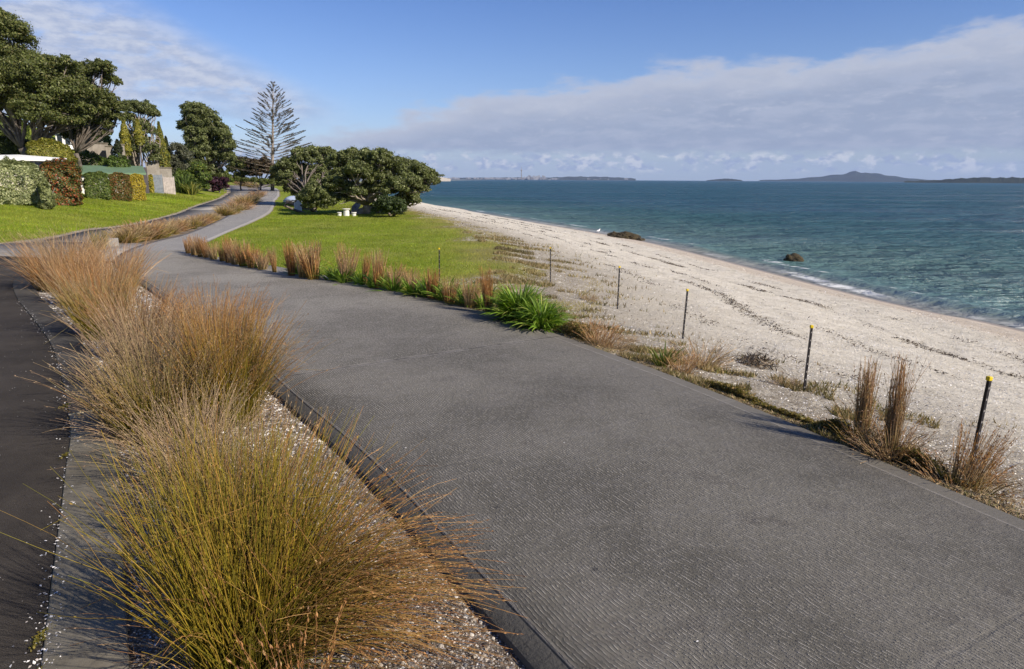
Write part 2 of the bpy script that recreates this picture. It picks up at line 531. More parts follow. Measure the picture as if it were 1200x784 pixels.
def mat_sea():
    m, g, out = new_mat('sea_water')
    tc = g.n('ShaderNodeTexCoord').outputs['Object']
    off = g.attr('off')                                          # metres off the waterline
    x, y, z = g.sep(tc)
    sv = g.xyz(g.m('MULTIPLY', x, .62), y, 0)
    n0 = g.noise(tc, .018, 4, .6); nl = g.noise(g.xyz(g.m('MULTIPLY', x, .35), y, 3), .05, 6, .7); n1 = g.noise(sv, .22, 5, .6); n2 = g.noise(sv, 1.1, 5, .65, .4); n3 = g.noise(sv, 4.5, 4, .6)
    o = g.m('ADD', off, g.m('MULTIPLY', g.m('SUBTRACT', n0, .5), 30))
    deep = g.mix(g.ss(g.m('ADD', g.m('MULTIPLY', n1, .5), g.m('MULTIPLY', n2, .5)), .38, .62), (.013, .075, .115), (.038, .132, .178))
    c = g.mix(g.ss(o, 2, 24), (.11, .20, .18), (.04, .125, .135))
    c = g.mix(g.ss(o, 14, 60), c, deep)
    # sand clouding the first metre
    c = g.mix(g.ss(off, 2.4, .3), c, (.24, .24, .20))
    # foam
    oo = g.m('ADD', off, g.m('MULTIPLY', g.m('SUBTRACT', n1, .5), 2.2))
    f1 = g.m('MULTIPLY', g.ss(g.m('ABSOLUTE', g.m('SUBTRACT', oo, .7)), .6, .2), g.ss(g.m('ADD', n2, g.m('MULTIPLY', n3, .3)), .5, .68))
    f2 = g.m('MULTIPLY', g.ss(g.m('ABSOLUTE', g.m('SUBTRACT', oo, 2.6)), .5, .15), g.ss(n1, .5, .58))
    f2 = g.m('MULTIPLY', f2, g.ss(n2, .42, .52))
    f1 = g.m('MULTIPLY', f1, g.ss(g.noise(tc, .13, 3, .5), .42, .56, .12, 1.0))
    f1 = g.m('MULTIPLY', f1, g.ss(y, 75, 25, .35, 1.0))
    foam = g.m('MAXIMUM', f1, f2)
    c = g.mix(g.m('MULTIPLY', foam, .85), c, (.72, .74, .74))
    h = g.m('ADD', g.m('ADD', g.m('MULTIPLY', n1, 5.5), g.m('MULTIPLY', nl, 12.0)), g.m('ADD', g.m('MULTIPLY', n2, 1.6), g.m('MULTIPLY', n3, .35)))
    damp = g.ss(off, 0, 8, .25, 1.0)
    nd = g.bump(h, 1.0, g.m('MULTIPLY', damp, .75))
    df = g.n('ShaderNodeBsdfDiffuse'); g.l(c, df.inputs['Color']); g.l(nd, df.inputs['Normal'])
    gl = g.n('ShaderNodeBsdfGlossy'); gl.inputs['Roughness'].default_value = .16; g.l(nd, gl.inputs['Normal'])
    fr = g.n('ShaderNodeFresnel'); fr.inputs['IOR'].default_value = 1.33; g.l(nd, fr.inputs['Normal'])
    fac = g.m('MULTIPLY', g.m('MULTIPLY', fr.outputs[0], g.ss(nl, .35, .65, .16, .34)), g.m('SUBTRACT', 1.0, foam))
    mx = g.n('ShaderNodeMixShader'); g.l(fac, mx.inputs[0]); g.l(df.outputs[0], mx.inputs[1]); g.l(gl.outputs[0], mx.inputs[2])
    g.l(mx.outputs[0], out.inputs['Surface'])
    return m


# ------------------------------------------------------------------ terrain
def sstep(x):
    x = np.clip(x, 0, 1)
    return x * x * (3 - 2 * x)


def ZF(y):
    return 1.0 * sstep((np.asarray(y, float) - 28) / 75)


def P0(px, py, dz=0.0):
    """point where the sight line through a photo pixel meets the inland level"""
    d = pix_dir(px, py)
    t = -(CAM_H - dz) / min(d[2], -1e-4)
    for _ in range(60):
        y = d[1] * t
        t2 = -(CAM_H - dz - float(ZF(y))) / min(d[2], -1e-4)
        t = t * .6 + t2 * .4
    return (d[0] * t, d[1] * t)


def xfun(pts):
    pts = sorted(pts, key=lambda p: p[1])
    ys = np.array([p[1] for p in pts]); xs = np.array([p[0] for p in pts])
    def f(y):
        y = np.asarray(y, float)
        r = np.interp(y, ys, xs)
        s0 = (xs[1] - xs[0]) / (ys[1] - ys[0])
        return np.where(y < ys[0], xs[0] + s0 * (y - ys[0]), r)
    return f


def catmull(pts, n=10):
    P = [np.array(p, float) for p in pts]
    P = [2 * P[0] - P[1]] + P + [2 * P[-1] - P[-2]]
    out = []
    for i in range(1, len(P) - 2):
        for k in range(n):
            t = k / n
            a, b, c, d = P[i - 1], P[i], P[i + 1], P[i + 2]
            out.append(.5 * (2 * b + (c - a) * t + (2 * a - 5 * b + 4 * c - d) * t * t + (3 * b - 3 * c + d - a) * t ** 3))
    out.append(P[-2])
    return np.array(out)


PATH_R = [(9.3, -6), (6.9, -1.5), (5.35, 1.6), (3.89, 4.74), (3.37, 5.86), (2.63, 7.6), (.71, 11.15), (-.5, 12.95), (-2.76, 15.6), (-5.0, 18.0), (-7.75, 20.6), (-9.9, 22.4),
          (-11.5, 24.6), (-12.4, 28.0), P0(263, 273), P0(297, 259), P0(316, 249), P0(321, 241), P0(322, 235), P0(327, 228), P0(324, 221), P0(310, 217.5)]
PATH_L = [(2.6, -1.5), (1.4, .9), P0(627, 784), P0(590, 743), P0(545, 692), P0(492, 630), P0(403, 529), P0(335, 472), P0(274, 411), (-5.1, 11.1), (-6.4, 12.9), (-8.4, 15.6), (-10.4, 18.2),
          (-12.3, 21.0), (-13.7, 24.5), (-14.5, 28.2), P0(215, 275), P0(254, 259), P0(277, 247), P0(292, 238), P0(297, 232), P0(303, 224), P0(302, 218.5)]
def relax(c, w=14, times=2):
    for _ in range(times):
        seg = np.concatenate([[0], np.cumsum(np.linalg.norm(np.diff(c, axis=0), axis=1))])
        tt_ = np.arange(0, seg[-1], .15)
        c = np.stack([np.interp(tt_, seg, c[:, 0]), np.interp(tt_, seg, c[:, 1])], 1)
        p = np.concatenate([2 * c[0] - c[1:w + 1][::-1], c, 2 * c[-1] - c[-w - 1:-1][::-1]])
        c = np.stack([np.convolve(p[:, k], np.ones(2 * w + 1) / (2 * w + 1), 'valid') for k in (0, 1)], 1)
    return c


cR = relax(catmull(PATH_R, 12), 5); cL = relax(catmull(PATH_L, 12), 5)
pathR = xfun([tuple(p) for p in cR]); pathL = xfun([tuple(p) for p in cL])
ROAD_L = [(-4.5, -8), (-6.5, -2), (-8.8, 3), (-11.5, 8), (-15.2, 14), (-18.0, 19), (-19.4, 24), P0(60, 278), P0(103, 269), P0(153, 263), P0(207, 250), P0(230, 241), P0(262, 230), P0(269, 222), P0(264, 217)]
roadL = xfun([tuple(p) for p in catmull(ROAD_L, 8)])
KERB_O = [(1.6, -3.5), (-.6, 0), (-2.4, 3.0), (-3.81, 5.4), (-4.77, 6.98), (-6.92, 9.97), (-8.5, 11.9), (-10.6, 14.4), (-12.3, 16.7), (-12.9, 18.2), (-12.95, 19.6), (-12.55, 20.9)]
kO = catmull(KERB_O, 8)
kerbO = xfun([tuple(p) for p in kO])
BEACH_TOP = [(6.9, -1.5), (3.95, 4.74), (2.7, 7.6), (.8, 11.15), (-.3, 13.1), (-.6, 16), (-.2, 19), (-.3, 23), (-1.6, 32), (-5.7, 46), (-10.5, 58), (-20, 85), (-38, 130), (-200, 420)]
beachB = xfun([tuple(p) for p in catmull(BEACH_TOP, 8)])
SHORE = [(21, -12), (18.3, 8), (16.3, 21.1), (15.3, 24.0), (14.3, 28.2), (13.2, 35.4), (11.5, 46.3), (9.5, 55), (4.3, 70), (-4.8, 96), (-17.6, 126), (-40, 160), (-200, 460)]
shoreX = xfun([tuple(p) for p in catmull(SHORE, 8)])
SEA_Z = -2.1


def vnoise(x, y, s, seed=0):
    """cheap smooth noise from sines"""
    r = np.random.default_rng(seed)
    o = np.zeros_like(np.asarray(x, float))
    for _ in range(7):
        a, k, ph = r.uniform(0, 6.28), r.uniform(.6, 1.9) / s, r.uniform(0, 6.28)
        o += np.sin((x * math.cos(a) + y * math.sin(a)) * k * 2 * math.pi / 2 + ph)
    return o / 7


def H(x, y):
    x = np.asarray(x, float); y = np.asarray(y, float)
    zf = ZF(y)
    b = beachB(y); s = shoreX(y); pr = pathR(y); rl = roadL(y)
    # inland strip
    z = zf - .05
    # right of the path: lawn and beach
    t = (x - b) / np.maximum(s - b, 3)
    lawn = zf - .03 + .03 * vnoise(x, y, 7, 3)
    zb = lawn * (1 - np.clip(t, 0, 1)) + SEA_Z * np.clip(t, 0, 1) ** .92
    zb += .035 * vnoise(x, y, 1.6, 4) * np.clip(t * 6, 0, 1) * np.clip((1 - t) * 4, 0, 1)
    zb += .11 * np.exp(-((t - .78) / .05) ** 2) - .05 * np.exp(-((t - .60) / .05) ** 2)
    zb = np.where(t > 1, np.maximum(SEA_Z - .10 * (x - s), -7), zb)
    edge = sstep((x - pr) / .12)
    z = np.where(x > pr, (zf - .05) * (1 - edge) + zb * edge, z)
    # left lawn bank and the hill behind
    d = rl - x
    hill = .135 * np.clip(d, 0, 7) + .42 * np.clip(d - 7.5, 0, 30) + .03 * vnoise(x, y, 6, 5) * np.clip(d, 0, 1)
    fade = 1 - .9 * sstep((y - 85) / 60)
    z = np.where(d > 0, zf - .02 + hill * fade, z)
    far = sstep((y - 330) / 120)
    return z * (1 - far) - 7 * far


def P(px, py):
    """where the sight line meets the terrain"""
    d = pix_dir(px, py)
    ts = np.concatenate([np.arange(1.5, 60, .1), np.arange(60, 400, .5)])
    z = CAM_H + d[2] * ts
    g_ = H(d[0] * ts, d[1] * ts)
    k = np.argmax(z < g_)
    if z[k] >= g_[k]: k = len(ts) - 1
    lo, hi = ts[max(k - 1, 0)], ts[k]
    for _ in range(20):
        mid = (lo + hi) / 2
        if CAM_H + d[2] * mid < float(H(d[0] * mid, d[1] * mid)): hi = mid
        else: lo = mid
    return Vector((d[0] * hi, d[1] * hi, float(H(d[0] * hi, d[1] * hi))))


def at(px, py, y):
    """point on the sight line through a photo pixel at forward distance y"""
    d = pix_dir(px, py)
    t = y / d[1]
    return Vector((d[0] * t, y, CAM_H + d[2] * t))


def gz(x, y): return float(H(x, y))


def mpp(y): return y * 1.0 / FPX          # metres per photo pixel at a distance, about the horizon


# path joints: one runs through (-2.29, 8.83)
_seg = np.linalg.norm(np.diff(cL, axis=0), axis=1)
LV = np.concatenate([[0], np.cumsum(_seg)])
_k = np.argmin(np.linalg.norm(cL - np.array([-3.1, 8.35]), axis=1))
JV = float(LV[_k])
JOFF = 1.8 - (JV % 3.6)
_k2 = np.argmin(np.linalg.norm(cL - np.array([-13.3, 23.6]), axis=1))
FARV = float(LV[_k2])

M_GROUND = mat_ground()
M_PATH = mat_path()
M_ASPHALT = mat_asphalt()
M_KERB = mat_concrete('kerb_concrete', (.14, .125, .095), (.22, .2, .158), .75)
M_WALLC = mat_concrete('wall_concrete', (.25, .225, .19), (.36, .33, .285))
M_SEA = mat_sea()


def polar(radii, azs):
    A, Rr = np.meshgrid(azs, radii)
    x = Rr * np.sin(A); y = Rr * np.cos(A)
    nr, na = len(radii), len(azs)
    i = np.arange(nr - 1)[:, None] * na + np.arange(na - 1)[None, :]
    q = np.stack([i, i + na, i + na + 1, i + 1], -1).reshape(-1, 4)
    return x.ravel(), y.ravel(), q


azs = np.radians(np.concatenate([np.arange(-180, -46, 3), np.arange(-46, 46, .2), np.arange(46, 181, 3)]))
radii = np.concatenate([[.3], np.geomspace(1.2, 320, 520), np.geomspace(360, 14500, 20)])
gx, gy, gq = polar(radii, azs)
gzv = H(gx, gy)
b_, s_, pr_, rl_, pl_ = beachB(gy), shoreX(gy), pathR(gy), roadL(gy), pathL(gy)
tt = np.clip((gx - b_) / np.maximum(s_ - b_, 3), -.2, 1.3)
gn = vnoise(gx, gy, 3, 9)
lawnR = (gx > pr_) * sstep((b_ + .5 + gn * 2.0 - gx) / 5.5 + .45)
lawnR = np.where(gy < 13, sstep((pr_ + .45 - gx) / .5) * .55 * (gx > pr_), lawnR)
lawnL = sstep((rl_ - gx - .1) / .25)
grass = np.clip(np.maximum(lawnR, lawnL), 0, 1)
bedm = ((gx < pr_) & (gx > rl_)).astype(float)
ground = mesh_np('ground', np.stack([gx, gy, gzv], 1), quads=gq, mat=M_GROUND, smooth=True,
                 attrs={'grass': grass, 'shore': np.where(gx > pr_, tt, 0), 'bed': bedm})
tag(ground, kind='structure')

# sea
saz = np.radians(np.concatenate([np.arange(-180, -30, 6), np.arange(-30, 46, .2), np.arange(46, 181, 6)]))
sr = np.concatenate([[1, 8], np.geomspace(14, 260, 520), np.geomspace(280, 14000, 60)])
sx, sy, sq = polar(sr, saz)
off = sx - shoreX(sy)
off = off * .93
wav = .035 * vnoise(sx * .8, sy, 1.4, 21) + .05 * vnoise(sx * .7, sy, 3.6, 22) + .03 * vnoise(sx, sy * 1.2, .7, 23)
rr = np.hypot(sx, sy)
wav *= np.clip(off / 6, 0, 1) * np.clip(1 - (rr - 120) / 120, 0, 1) * 1.0
crest = .16 * np.exp(-((off - 1.8 - .5 * vnoise(sx, sy, 8, 24)) / .5) ** 2) * sstep((vnoise(sx, sy, 9, 25) + .25) / .5)
wav += crest
wav += np.where(off < 0, 0, 0)
sea = mesh_np('sea', np.stack([sx, sy, SEA_Z + wav], 1), quads=sq, mat=M_SEA, smooth=True, attrs={'off': off})
tag(sea, kind='structure')

# path slab
def ray_hit(p, n, poly):
    best = None
    for a, b in zip(poly[:-1], poly[1:]):
        e = b - a
        den = n[0] * e[1] - n[1] * e[0]
        if abs(den) < 1e-9: continue
        t = ((a[0] - p[0]) * e[1] - (a[1] - p[1]) * e[0]) / den
        s = ((a[0] - p[0]) * n[1] - (a[1] - p[1]) * n[0]) / den
        if -0.01 <= s <= 1.01 and t > .3 and (best is None or t < best): best = t
    return best


NU = 9
V = []; U_ = []; Vv = []; W_ = []; rows = 0
last = 3.8
HW = []; NR = []
for i in range(len(cL)):
    p = cL[i]
    a, b = cL[max(i - 9, 0)], cL[min(i + 9, len(cL) - 1)]
    tdir = (b - a) / np.linalg.norm(b - a)
    nrm = np.array([tdir[1], -tdir[0]])
    h_ = ray_hit(p, nrm, cR)
    HW.append(h_ if h_ is not None and h_ < 6.5 else np.nan); NR.append(nrm)
HW = np.array(HW)
ok_ = ~np.isnan(HW)
HW = np.interp(np.arange(len(HW)), np.nonzero(ok_)[0], HW[ok_])
pad = np.pad(HW, 8, mode='edge')
HW = np.median(np.stack([pad[k:k + len(HW)] for k in range(17)]), 0)
pad = np.pad(HW, 8, mode='edge')
HW = np.mean(np.stack([pad[k:k + len(HW)] for k in range(17)]), 0)
for i in range(len(cL)):
    p = cL[i]; h_ = HW[i]; nrm = NR[i]
    for k in range(NU):
        q = p + nrm * h_ * k / (NU - 1)
        V.append((q[0], q[1], float(ZF(q[1])) + .012 * math.sin(math.pi * k / (NU - 1))))
        U_.append(h_ * k / (NU - 1)); Vv.append(LV[i]); W_.append(h_)
    rows += 1
i0 = np.arange(rows - 1)[:, None] * NU + np.arange(NU - 1)[None, :]
q = np.stack([i0, i0 + 1, i0 + NU + 1, i0 + NU], -1).reshape(-1, 4)
nv = len(V)
side = []
for kk in (0, NU - 1):
    for r_ in range(rows):
        p = V[r_ * NU + kk]
        V.append((p[0], p[1], p[2] - .17)); U_.append(0); Vv.append(LV[r_]); W_.append(W_[r_ * NU])
for r_ in range(rows - 1):
    side.append((r_ * NU, (r_ + 1) * NU, nv + r_ + 1, nv + r_))
    side.append((r_ * NU + NU - 1, nv + rows + r_, nv + rows + r_ + 1, (r_ + 1) * NU + NU - 1))
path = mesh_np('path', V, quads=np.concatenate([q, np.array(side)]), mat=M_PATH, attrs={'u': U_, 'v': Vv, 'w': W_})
tag(path, kind='structure')


def strip(name, left, right, z, mat, thick=.12):
    """sheet between two polylines of equal length, z above the inland level, with side faces"""
    n = len(left)
    V = []; F = []
    for a, b in zip(left, right):
        za = float(ZF(a[1])) + z; zb = float(ZF(b[1])) + z
        V += [(a[0], a[1], za), (b[0], b[1], zb), (a[0], a[1], za - thick), (b[0], b[1], zb - thick)]
    for i in range(n - 1):
        o, p = i * 4, i * 4 + 4
        F += [(o, o + 1, p + 1, p), (o, p, p + 2, o + 2), (o + 1, o + 3, p + 3, p + 1)]
    F += [(0, 2, 3, 1), (4 * n - 4, 4 * n - 3, 4 * n - 1, 4 * n - 2)]
    return mesh_np(name, V, quads=F, mat=mat)


# near road: from its far lawn edge to the kerb
ys = np.concatenate([np.arange(-6, 20.4, .5)])
road = strip('road', [(float(roadL(y)), y) for y in ys], [(float(kerbO(y)) + .02, y) for y in ys], -.014, M_ASPHALT, .06)
tag(road, kind='structure')
# far road beyond the crossing
RR = catmull([P0(112, 285), P0(150, 272), P0(200, 262), P0(246, 251), P0(260, 243), P0(276, 233), P0(291, 224), P0(289, 219)], 8)
RL = catmull([P0(50, 281), P0(103, 269), P0(153, 263), P0(207, 250), P0(230, 241), P0(262, 230), P0(269, 222), P0(264, 217)], 8)
M_ASPH2 = mat_concrete('pale_asphalt', (.16, .152, .145), (.23, .22, .21))  # paler than the near road's asphalt
road2 = strip('far_road', RL, RR, -.04, M_ASPH2, .06)
tag(road2, kind='structure')
# concrete crossing between the two, joining road and path
M_CROSS = mat_concrete('pale_concrete', (.27, .255, .235), (.36, .345, .32))
cA = [(-30, 22.3), (-19.2, 22.3), (-16, 21.6), (-14.2, 20.9), (-12.6, 20.9), (-12.0, 21.2)]
cB = [(-30, 27.0), (-19.6, 26.5), (-17.5, 27.2), (-15.8, 27.2), (-14.6, 26.8), (-13.9, 26.0)]
cross = strip('crossing', cB, cA, -.012, M_CROSS, .1)
tag(cross, kind='structure')
ys2 = np.array([20.3, 21.1])
tag(strip('road_end', [(float(roadL(y)), y) for y in (20.0, 22.6)], [(-12.9, 20.0), (-14.0, 21.6)], -.010, M_ASPHALT, .06), kind='structure')
# the pale ramp across the far road
ra, rb = P0(222, 245.5), P0(262, 245)
rc, rd = P0(268, 240), P0(234, 240)
tag(strip('ramp', [rd, rc], [ra, rb], -.03, M_CROSS, .05), kind='structure')

# kerb
dk = np.gradient(kO, axis=0); dk /= np.linalg.norm(dk, axis=1)[:, None]
kI = kO + np.stack([dk[:, 1], -dk[:, 0]], 1) * .4
kj = int(np.argmin(np.abs(kO[:, 1] - 7.0)))
M_KERB2 = mat_concrete('dark_kerb_concrete', (.055, .050, .044), (.10, .092, .08), .6)
for sl, mt in ((slice(0, kj + 1), M_KERB), (slice(kj, None), M_KERB2)):
    kerb = strip('kerb', kO[sl] + (0 if mt is M_KERB else dk[sl] * np.where(np.arange(len(kO[sl])) == 0, .012, 0)[:, None]), kI[sl] + (0 if mt is M_KERB else dk[sl] * np.where(np.arange(len(kO[sl])) == 0, .012, 0)[:, None]), .004, mt, .16)
    tag(kerb, kind='structure')
    bv = kerb.modifiers.new('bevel', 'BEVEL'); bv.width = .012; bv.segments = 2
# pale mortar line across the kerb where the two lengths meet
jl = strip('kerb_joint', [kO[kj] - dk[kj] * .018, kO[kj] + dk[kj] * .014], [kI[kj] - dk[kj] * .018, kI[kj] + dk[kj] * .014], .009, plain('pale_mortar', (.50, .43, .27), .8, .2, .25, 20), .02)
tag(jl, kind='structure')


# ------------------------------------------------------------------ vegetation helpers
def unit(v):
    return v / np.maximum(np.linalg.norm(v, axis=-1, keepdims=True), 1e-9)


def leaf_quads(C, N, size, cols, r, aspect=.5):
    """one folded, pointed leaf per centre C facing N"""
    n = len(C)
    T = unit(np.cross(N, r.normal(size=(n, 3))))
    B = np.cross(N, T)
    s = (size * r.uniform(.6, 1.35, n))[:, None]
    V = np.empty((n, 4, 3))
    V[:, 0] = C - T * s
    V[:, 1] = C + B * s * aspect + N * s * .18
    V[:, 2] = C + T * s
    V[:, 3] = C - B * s * aspect + N * s * .18
    q = np.arange(n * 4).reshape(n, 4)
    return V.reshape(-1, 3), q, np.repeat(cols, 4, axis=0)


def pick_cols(palette, n, r, jitter=.18):
    pal = np.array([p[:3] for p in palette]); w = np.array([p[3] if len(p) > 3 else 1 for p in palette], float)
    c = pal[r.choice(len(pal), n, p=w / w.sum())]
    return np.clip(c * (1 + r.normal(0, jitter, (n, 1))), .003, 1)


def crown_mesh(name, clumps, nleaf, leaf, palette, parent, seed, sub=14, subr=.34, aspect=.5, shell=.55, mat=None):
    """clumps: (x, y, z, rx, ry, rz); every clump breaks into tufts of leaves, with gaps between them"""
    r = np.random.default_rng(seed)
    areas = np.array([(c[3] * c[4] * c[5]) ** (2 / 3) for c in clumps])
    cnt = (nleaf * areas / areas.sum()).astype(int)
    Cs, Ns, Co = [], [], []
    for c, n in zip(clumps, cnt):
        if n < 4: continue
        d = unit(r.normal(size=(sub, 3)))
        d[:, 2] = np.where(d[:, 2] < -.35, -d[:, 2], d[:, 2])
        rad = np.array(c[3:6])
        sc = np.array(c[:3]) + d * rad * r.uniform(.5, 1.0, (sub, 1))
        tone = r.uniform(.8, 1.22, sub)
        srr = subr * (rad.prod() ** (1 / 3)) * r.uniform(.6, 1.25, sub)
        k = r.integers(0, sub, n)
        ld = unit(r.normal(size=(n, 3)) + d[k] * .7 + np.array([0, 0, .35]))
        rr_ = r.uniform(shell, 1.0, (n, 1)) ** .7
        rr_ = np.where(r.uniform(size=(n, 1)) < .16, rr_ * r.uniform(1.1, 1.7, (n, 1)), rr_)
        pc = sc[k] + ld * srr[k][:, None] * rr_ * np.array([1.15, 1.15, .8])
        Cs.append(pc); Ns.append(unit(ld + r.normal(0, .55, (n, 3))))
        Co.append(pick_cols(palette, n, r) * tone[k][:, None])
    C = np.concatenate(Cs); N = np.concatenate(Ns); K = np.concatenate(Co)
    V, q, c = leaf_quads(C, N, leaf, K, r, aspect)
    return mesh_np(name, V, quads=q, mat=mat or M_LEAF, parent=parent, col=c)


def blades(n, r, origin_r, length, tilt, bend, rad, K, base_c, tip_c, wind=(0, 0), droop=.3, lean=(0, 0), ring=3, palette_j=.28, mid_c=None, aim=None, spread=None, walk=0.0):
    """grass or reed stems as thin curved tubes; returns V, quads, colours, centrelines"""
    a = r.uniform(0, 2 * math.pi, n) if aim is None else r.normal(aim, spread, n)
    ro = origin_r * np.sqrt(r.uniform(0, 1, n))
    a2 = a + r.normal(0, .5, n)
    base = np.stack([np.cos(a2) * ro, np.sin(a2) * ro, np.full(n, -.03)], 1)
    ti = np.abs(r.normal(0, 1, n)) * tilt * .6 + tilt * .55 * (ro / max(origin_r, 1e-6))
    d = np.stack([np.cos(a) * np.sin(ti) + lean[0], np.sin(a) * np.sin(ti) + lean[1], np.cos(ti)], 1)
    d = unit(d + r.normal(0, .03, (n, 3)))
    L = length * r.uniform(.55, 1.1, n)
    bd = np.stack([np.cos(a) * bend + wind[0], np.sin(a) * bend + wind[1], np.full(n, -droop)], 1) * r.uniform(.3, 1.5, (n, 1))
    bd += r.normal(0, .06, (n, 3))
    pts = np.empty((n, K, 3)); pts[:, 0] = base
    st = 1.0 / (K - 1)
    for k in range(1, K):
        s = (k - .5) * st
        if walk: d = d + r.normal(0, walk, (n, 3))
        if k >= K * .4:
            kink = r.uniform(size=n) < .025
            d = np.where(kink[:, None], d + r.normal(0, .9, (n, 3)) + np.array([0, 0, -.5]), d)
        dk_ = unit(d + bd * s ** 1.7)
        pts[:, k] = pts[:, k - 1] + dk_ * (L * st)[:, None]
    T = unit(np.gradient(pts, axis=1))
    sdir_ = unit(np.cross(T, np.array([.31, .17, .93]) + 0 * T))
    o2 = np.cross(T, sdir_)
    tk = np.linspace(0, 1, K)
    rad_k = rad * (1 - .6 * tk ** 2)[None, :, None] * r.uniform(.7, 1.3, (n, 1, 1))
    if ring == 2:
        an = r.uniform(0, math.pi, (n, 1, 1))
        sd = sdir_ * np.cos(an) + o2 * np.sin(an)
        V = np.stack([pts - sd * rad_k, pts + sd * rad_k], 2)
    else:
        V = np.stack([pts + (sdir_ * math.cos(x) + o2 * math.sin(x)) * rad_k for x in (0, 2.094, 4.189)], 2)
    R_ = V.shape[2]
    b = (np.arange(n) * K * R_)[:, None, None] + (np.arange(K - 1) * R_)[None, :, None]
    if ring == 2:
        i = b + np.array([0])[None, None, :]
        Q = np.stack([i, i + 1, i + R_ + 1, i + R_], -1).reshape(-1, 4)
    else:
        j = np.arange(3)[None, None, :]; j2 = (np.arange(3)[None, None, :] + 1) % 3
        Q = np.stack([b + j, b + j2, b + R_ + j2, b + R_ + j], -1).reshape(-1, 4)
    bc = pick_cols(base_c, n, r, palette_j); tcol = pick_cols(tip_c, n, r, palette_j)
    mc = pick_cols(mid_c, n, r, palette_j) if mid_c is not None else (bc + tcol) / 2
    w = tk[None, :, None]
    c = np.where(w < .5, bc[:, None] * (1 - 2 * w) + mc[:, None] * 2 * w, mc[:, None] * (2 - 2 * w) + tcol[:, None] * (2 * w - 1))
    c = np.repeat(c[:, :, None, :], R_, 2)
    return V.reshape(-1, 3), Q, c.reshape(-1, 3), pts


def seedheads(pts, r, n_per, size, palette, start=.55):
    n, K, _ = pts.shape
    s = r.uniform(start, 1.0, (n, n_per)) * (K - 1)
    i = np.minimum(s.astype(int), K - 2); f = (s - i)[..., None]
    ii = np.arange(n)[:, None]
    c = pts[ii, i] * (1 - f) + pts[ii, i + 1] * f
    T = unit(pts[ii, i + 1] - pts[ii, i])
    c = c.reshape(-1, 3); T = T.reshape(-1, 3)
    c = c + r.normal(0, size * .35, c.shape)
    T = unit(T + r.normal(0, .25, T.shape))
    m = len(c)
    B = unit(np.cross(T, r.normal(size=(m, 3))))
    sz = (size * r.uniform(.6, 1.4, m))[:, None]
    V = np.stack([c - T * sz, c + B * sz * .28, c + T * sz, c - B * sz * .28], 1).reshape(-1, 3)
    q = np.arange(m * 4).reshape(m, 4)
    return V, q, np.repeat(pick_cols(palette, m, r), 4, axis=0)


def join(parts):
    V, Q, C = [], [], []
    o = 0
    for v, q, c in parts:
        V.append(v); Q.append(np.asarray(q) + o); C.append(c); o += len(v)
    return np.concatenate(V), np.concatenate(Q), np.concatenate(C)


GREEN = [(0.147, 0.15, 0.013, 3), (0.094, 0.11, 0.013, 2), (0.222, 0.19, 0.022, 2), (0.264, 0.2, 0.033, 1)]
LIME = [(0.336, 0.259, 0.024, 3), (0.236, 0.206, 0.024, 3), (0.422, 0.281, 0.037, 2), (0.298, 0.173, 0.037, 1)]
OLIVE = [(0.297, 0.226, 0.037, 3), (0.176, 0.166, 0.024, 3), (0.405, 0.261, 0.061, 2), (0.27, 0.143, 0.049, 1)]
RUST = [(0.425, 0.213, 0.075, 3), (0.325, 0.15, 0.056, 2), (0.525, 0.325, 0.138, 2), (0.237, 0.125, 0.062, 1)]
TAN = [(0.48, 0.348, 0.204, 3), (0.384, 0.264, 0.168, 2), (0.3, 0.204, 0.144, 2), (0.408, 0.324, 0.156, 1)]
DRYBASE = [(.13, .10, .03, 2), (.10, .09, .02, 2), (.16, .11, .06, 1)]


def reed_tuft(name, loc, label, group, n, length, seed, tilt=.5, bend=.35, wind=(0, 0), droop=.3, lean=(0, 0), orig=.2, rad=.0017,
              K=8, ring=3, pal=(GREEN, OLIVE, RUST), heads=5, head=.009, headpal=RUST, extra=None, cat='reed clump', sx=1.0, walk=0.0):
    r = np.random.default_rng(seed)
    parts = []
    v, q, c, pts = blades(n, r, orig, length, tilt, bend, rad, K, pal[0], pal[2], wind, droop, lean, ring, mid_c=pal[1], walk=walk)
    parts.append((v, q, c))
    if heads: parts.append(seedheads(pts, r, heads, head, headpal))
    for e in (extra or []):
        v, q, c, pts = blades(e['n'], r, orig * e.get('o', 1), e['length'], e['tilt'], e.get('bend', .3), rad, K, e['pal'][0], e['pal'][2],
                              e.get('wind', (0, 0)), e.get('droop', .4), e.get('lean', (0, 0)), ring, mid_c=e['pal'][1], aim=e.get('aim'), spread=e.get('spread'), walk=walk)
        parts.append((v, q, c))
        if e.get('heads', heads): parts.append(seedheads(pts, r, e.get('heads', heads), head, e.get('headpal', headpal), .45))
    V, Q, C = join(parts)
    if sx != 1.0: V = V * np.array([sx, 1, 1])
    o = mesh_np(name, V, quads=Q, mat=M_REED, col=C)
    o.location = loc
    return tag(o, label, cat, group)


def ground_loc(x, y, dz=0.0):
    return (x, y, gz(x, y) + dz)


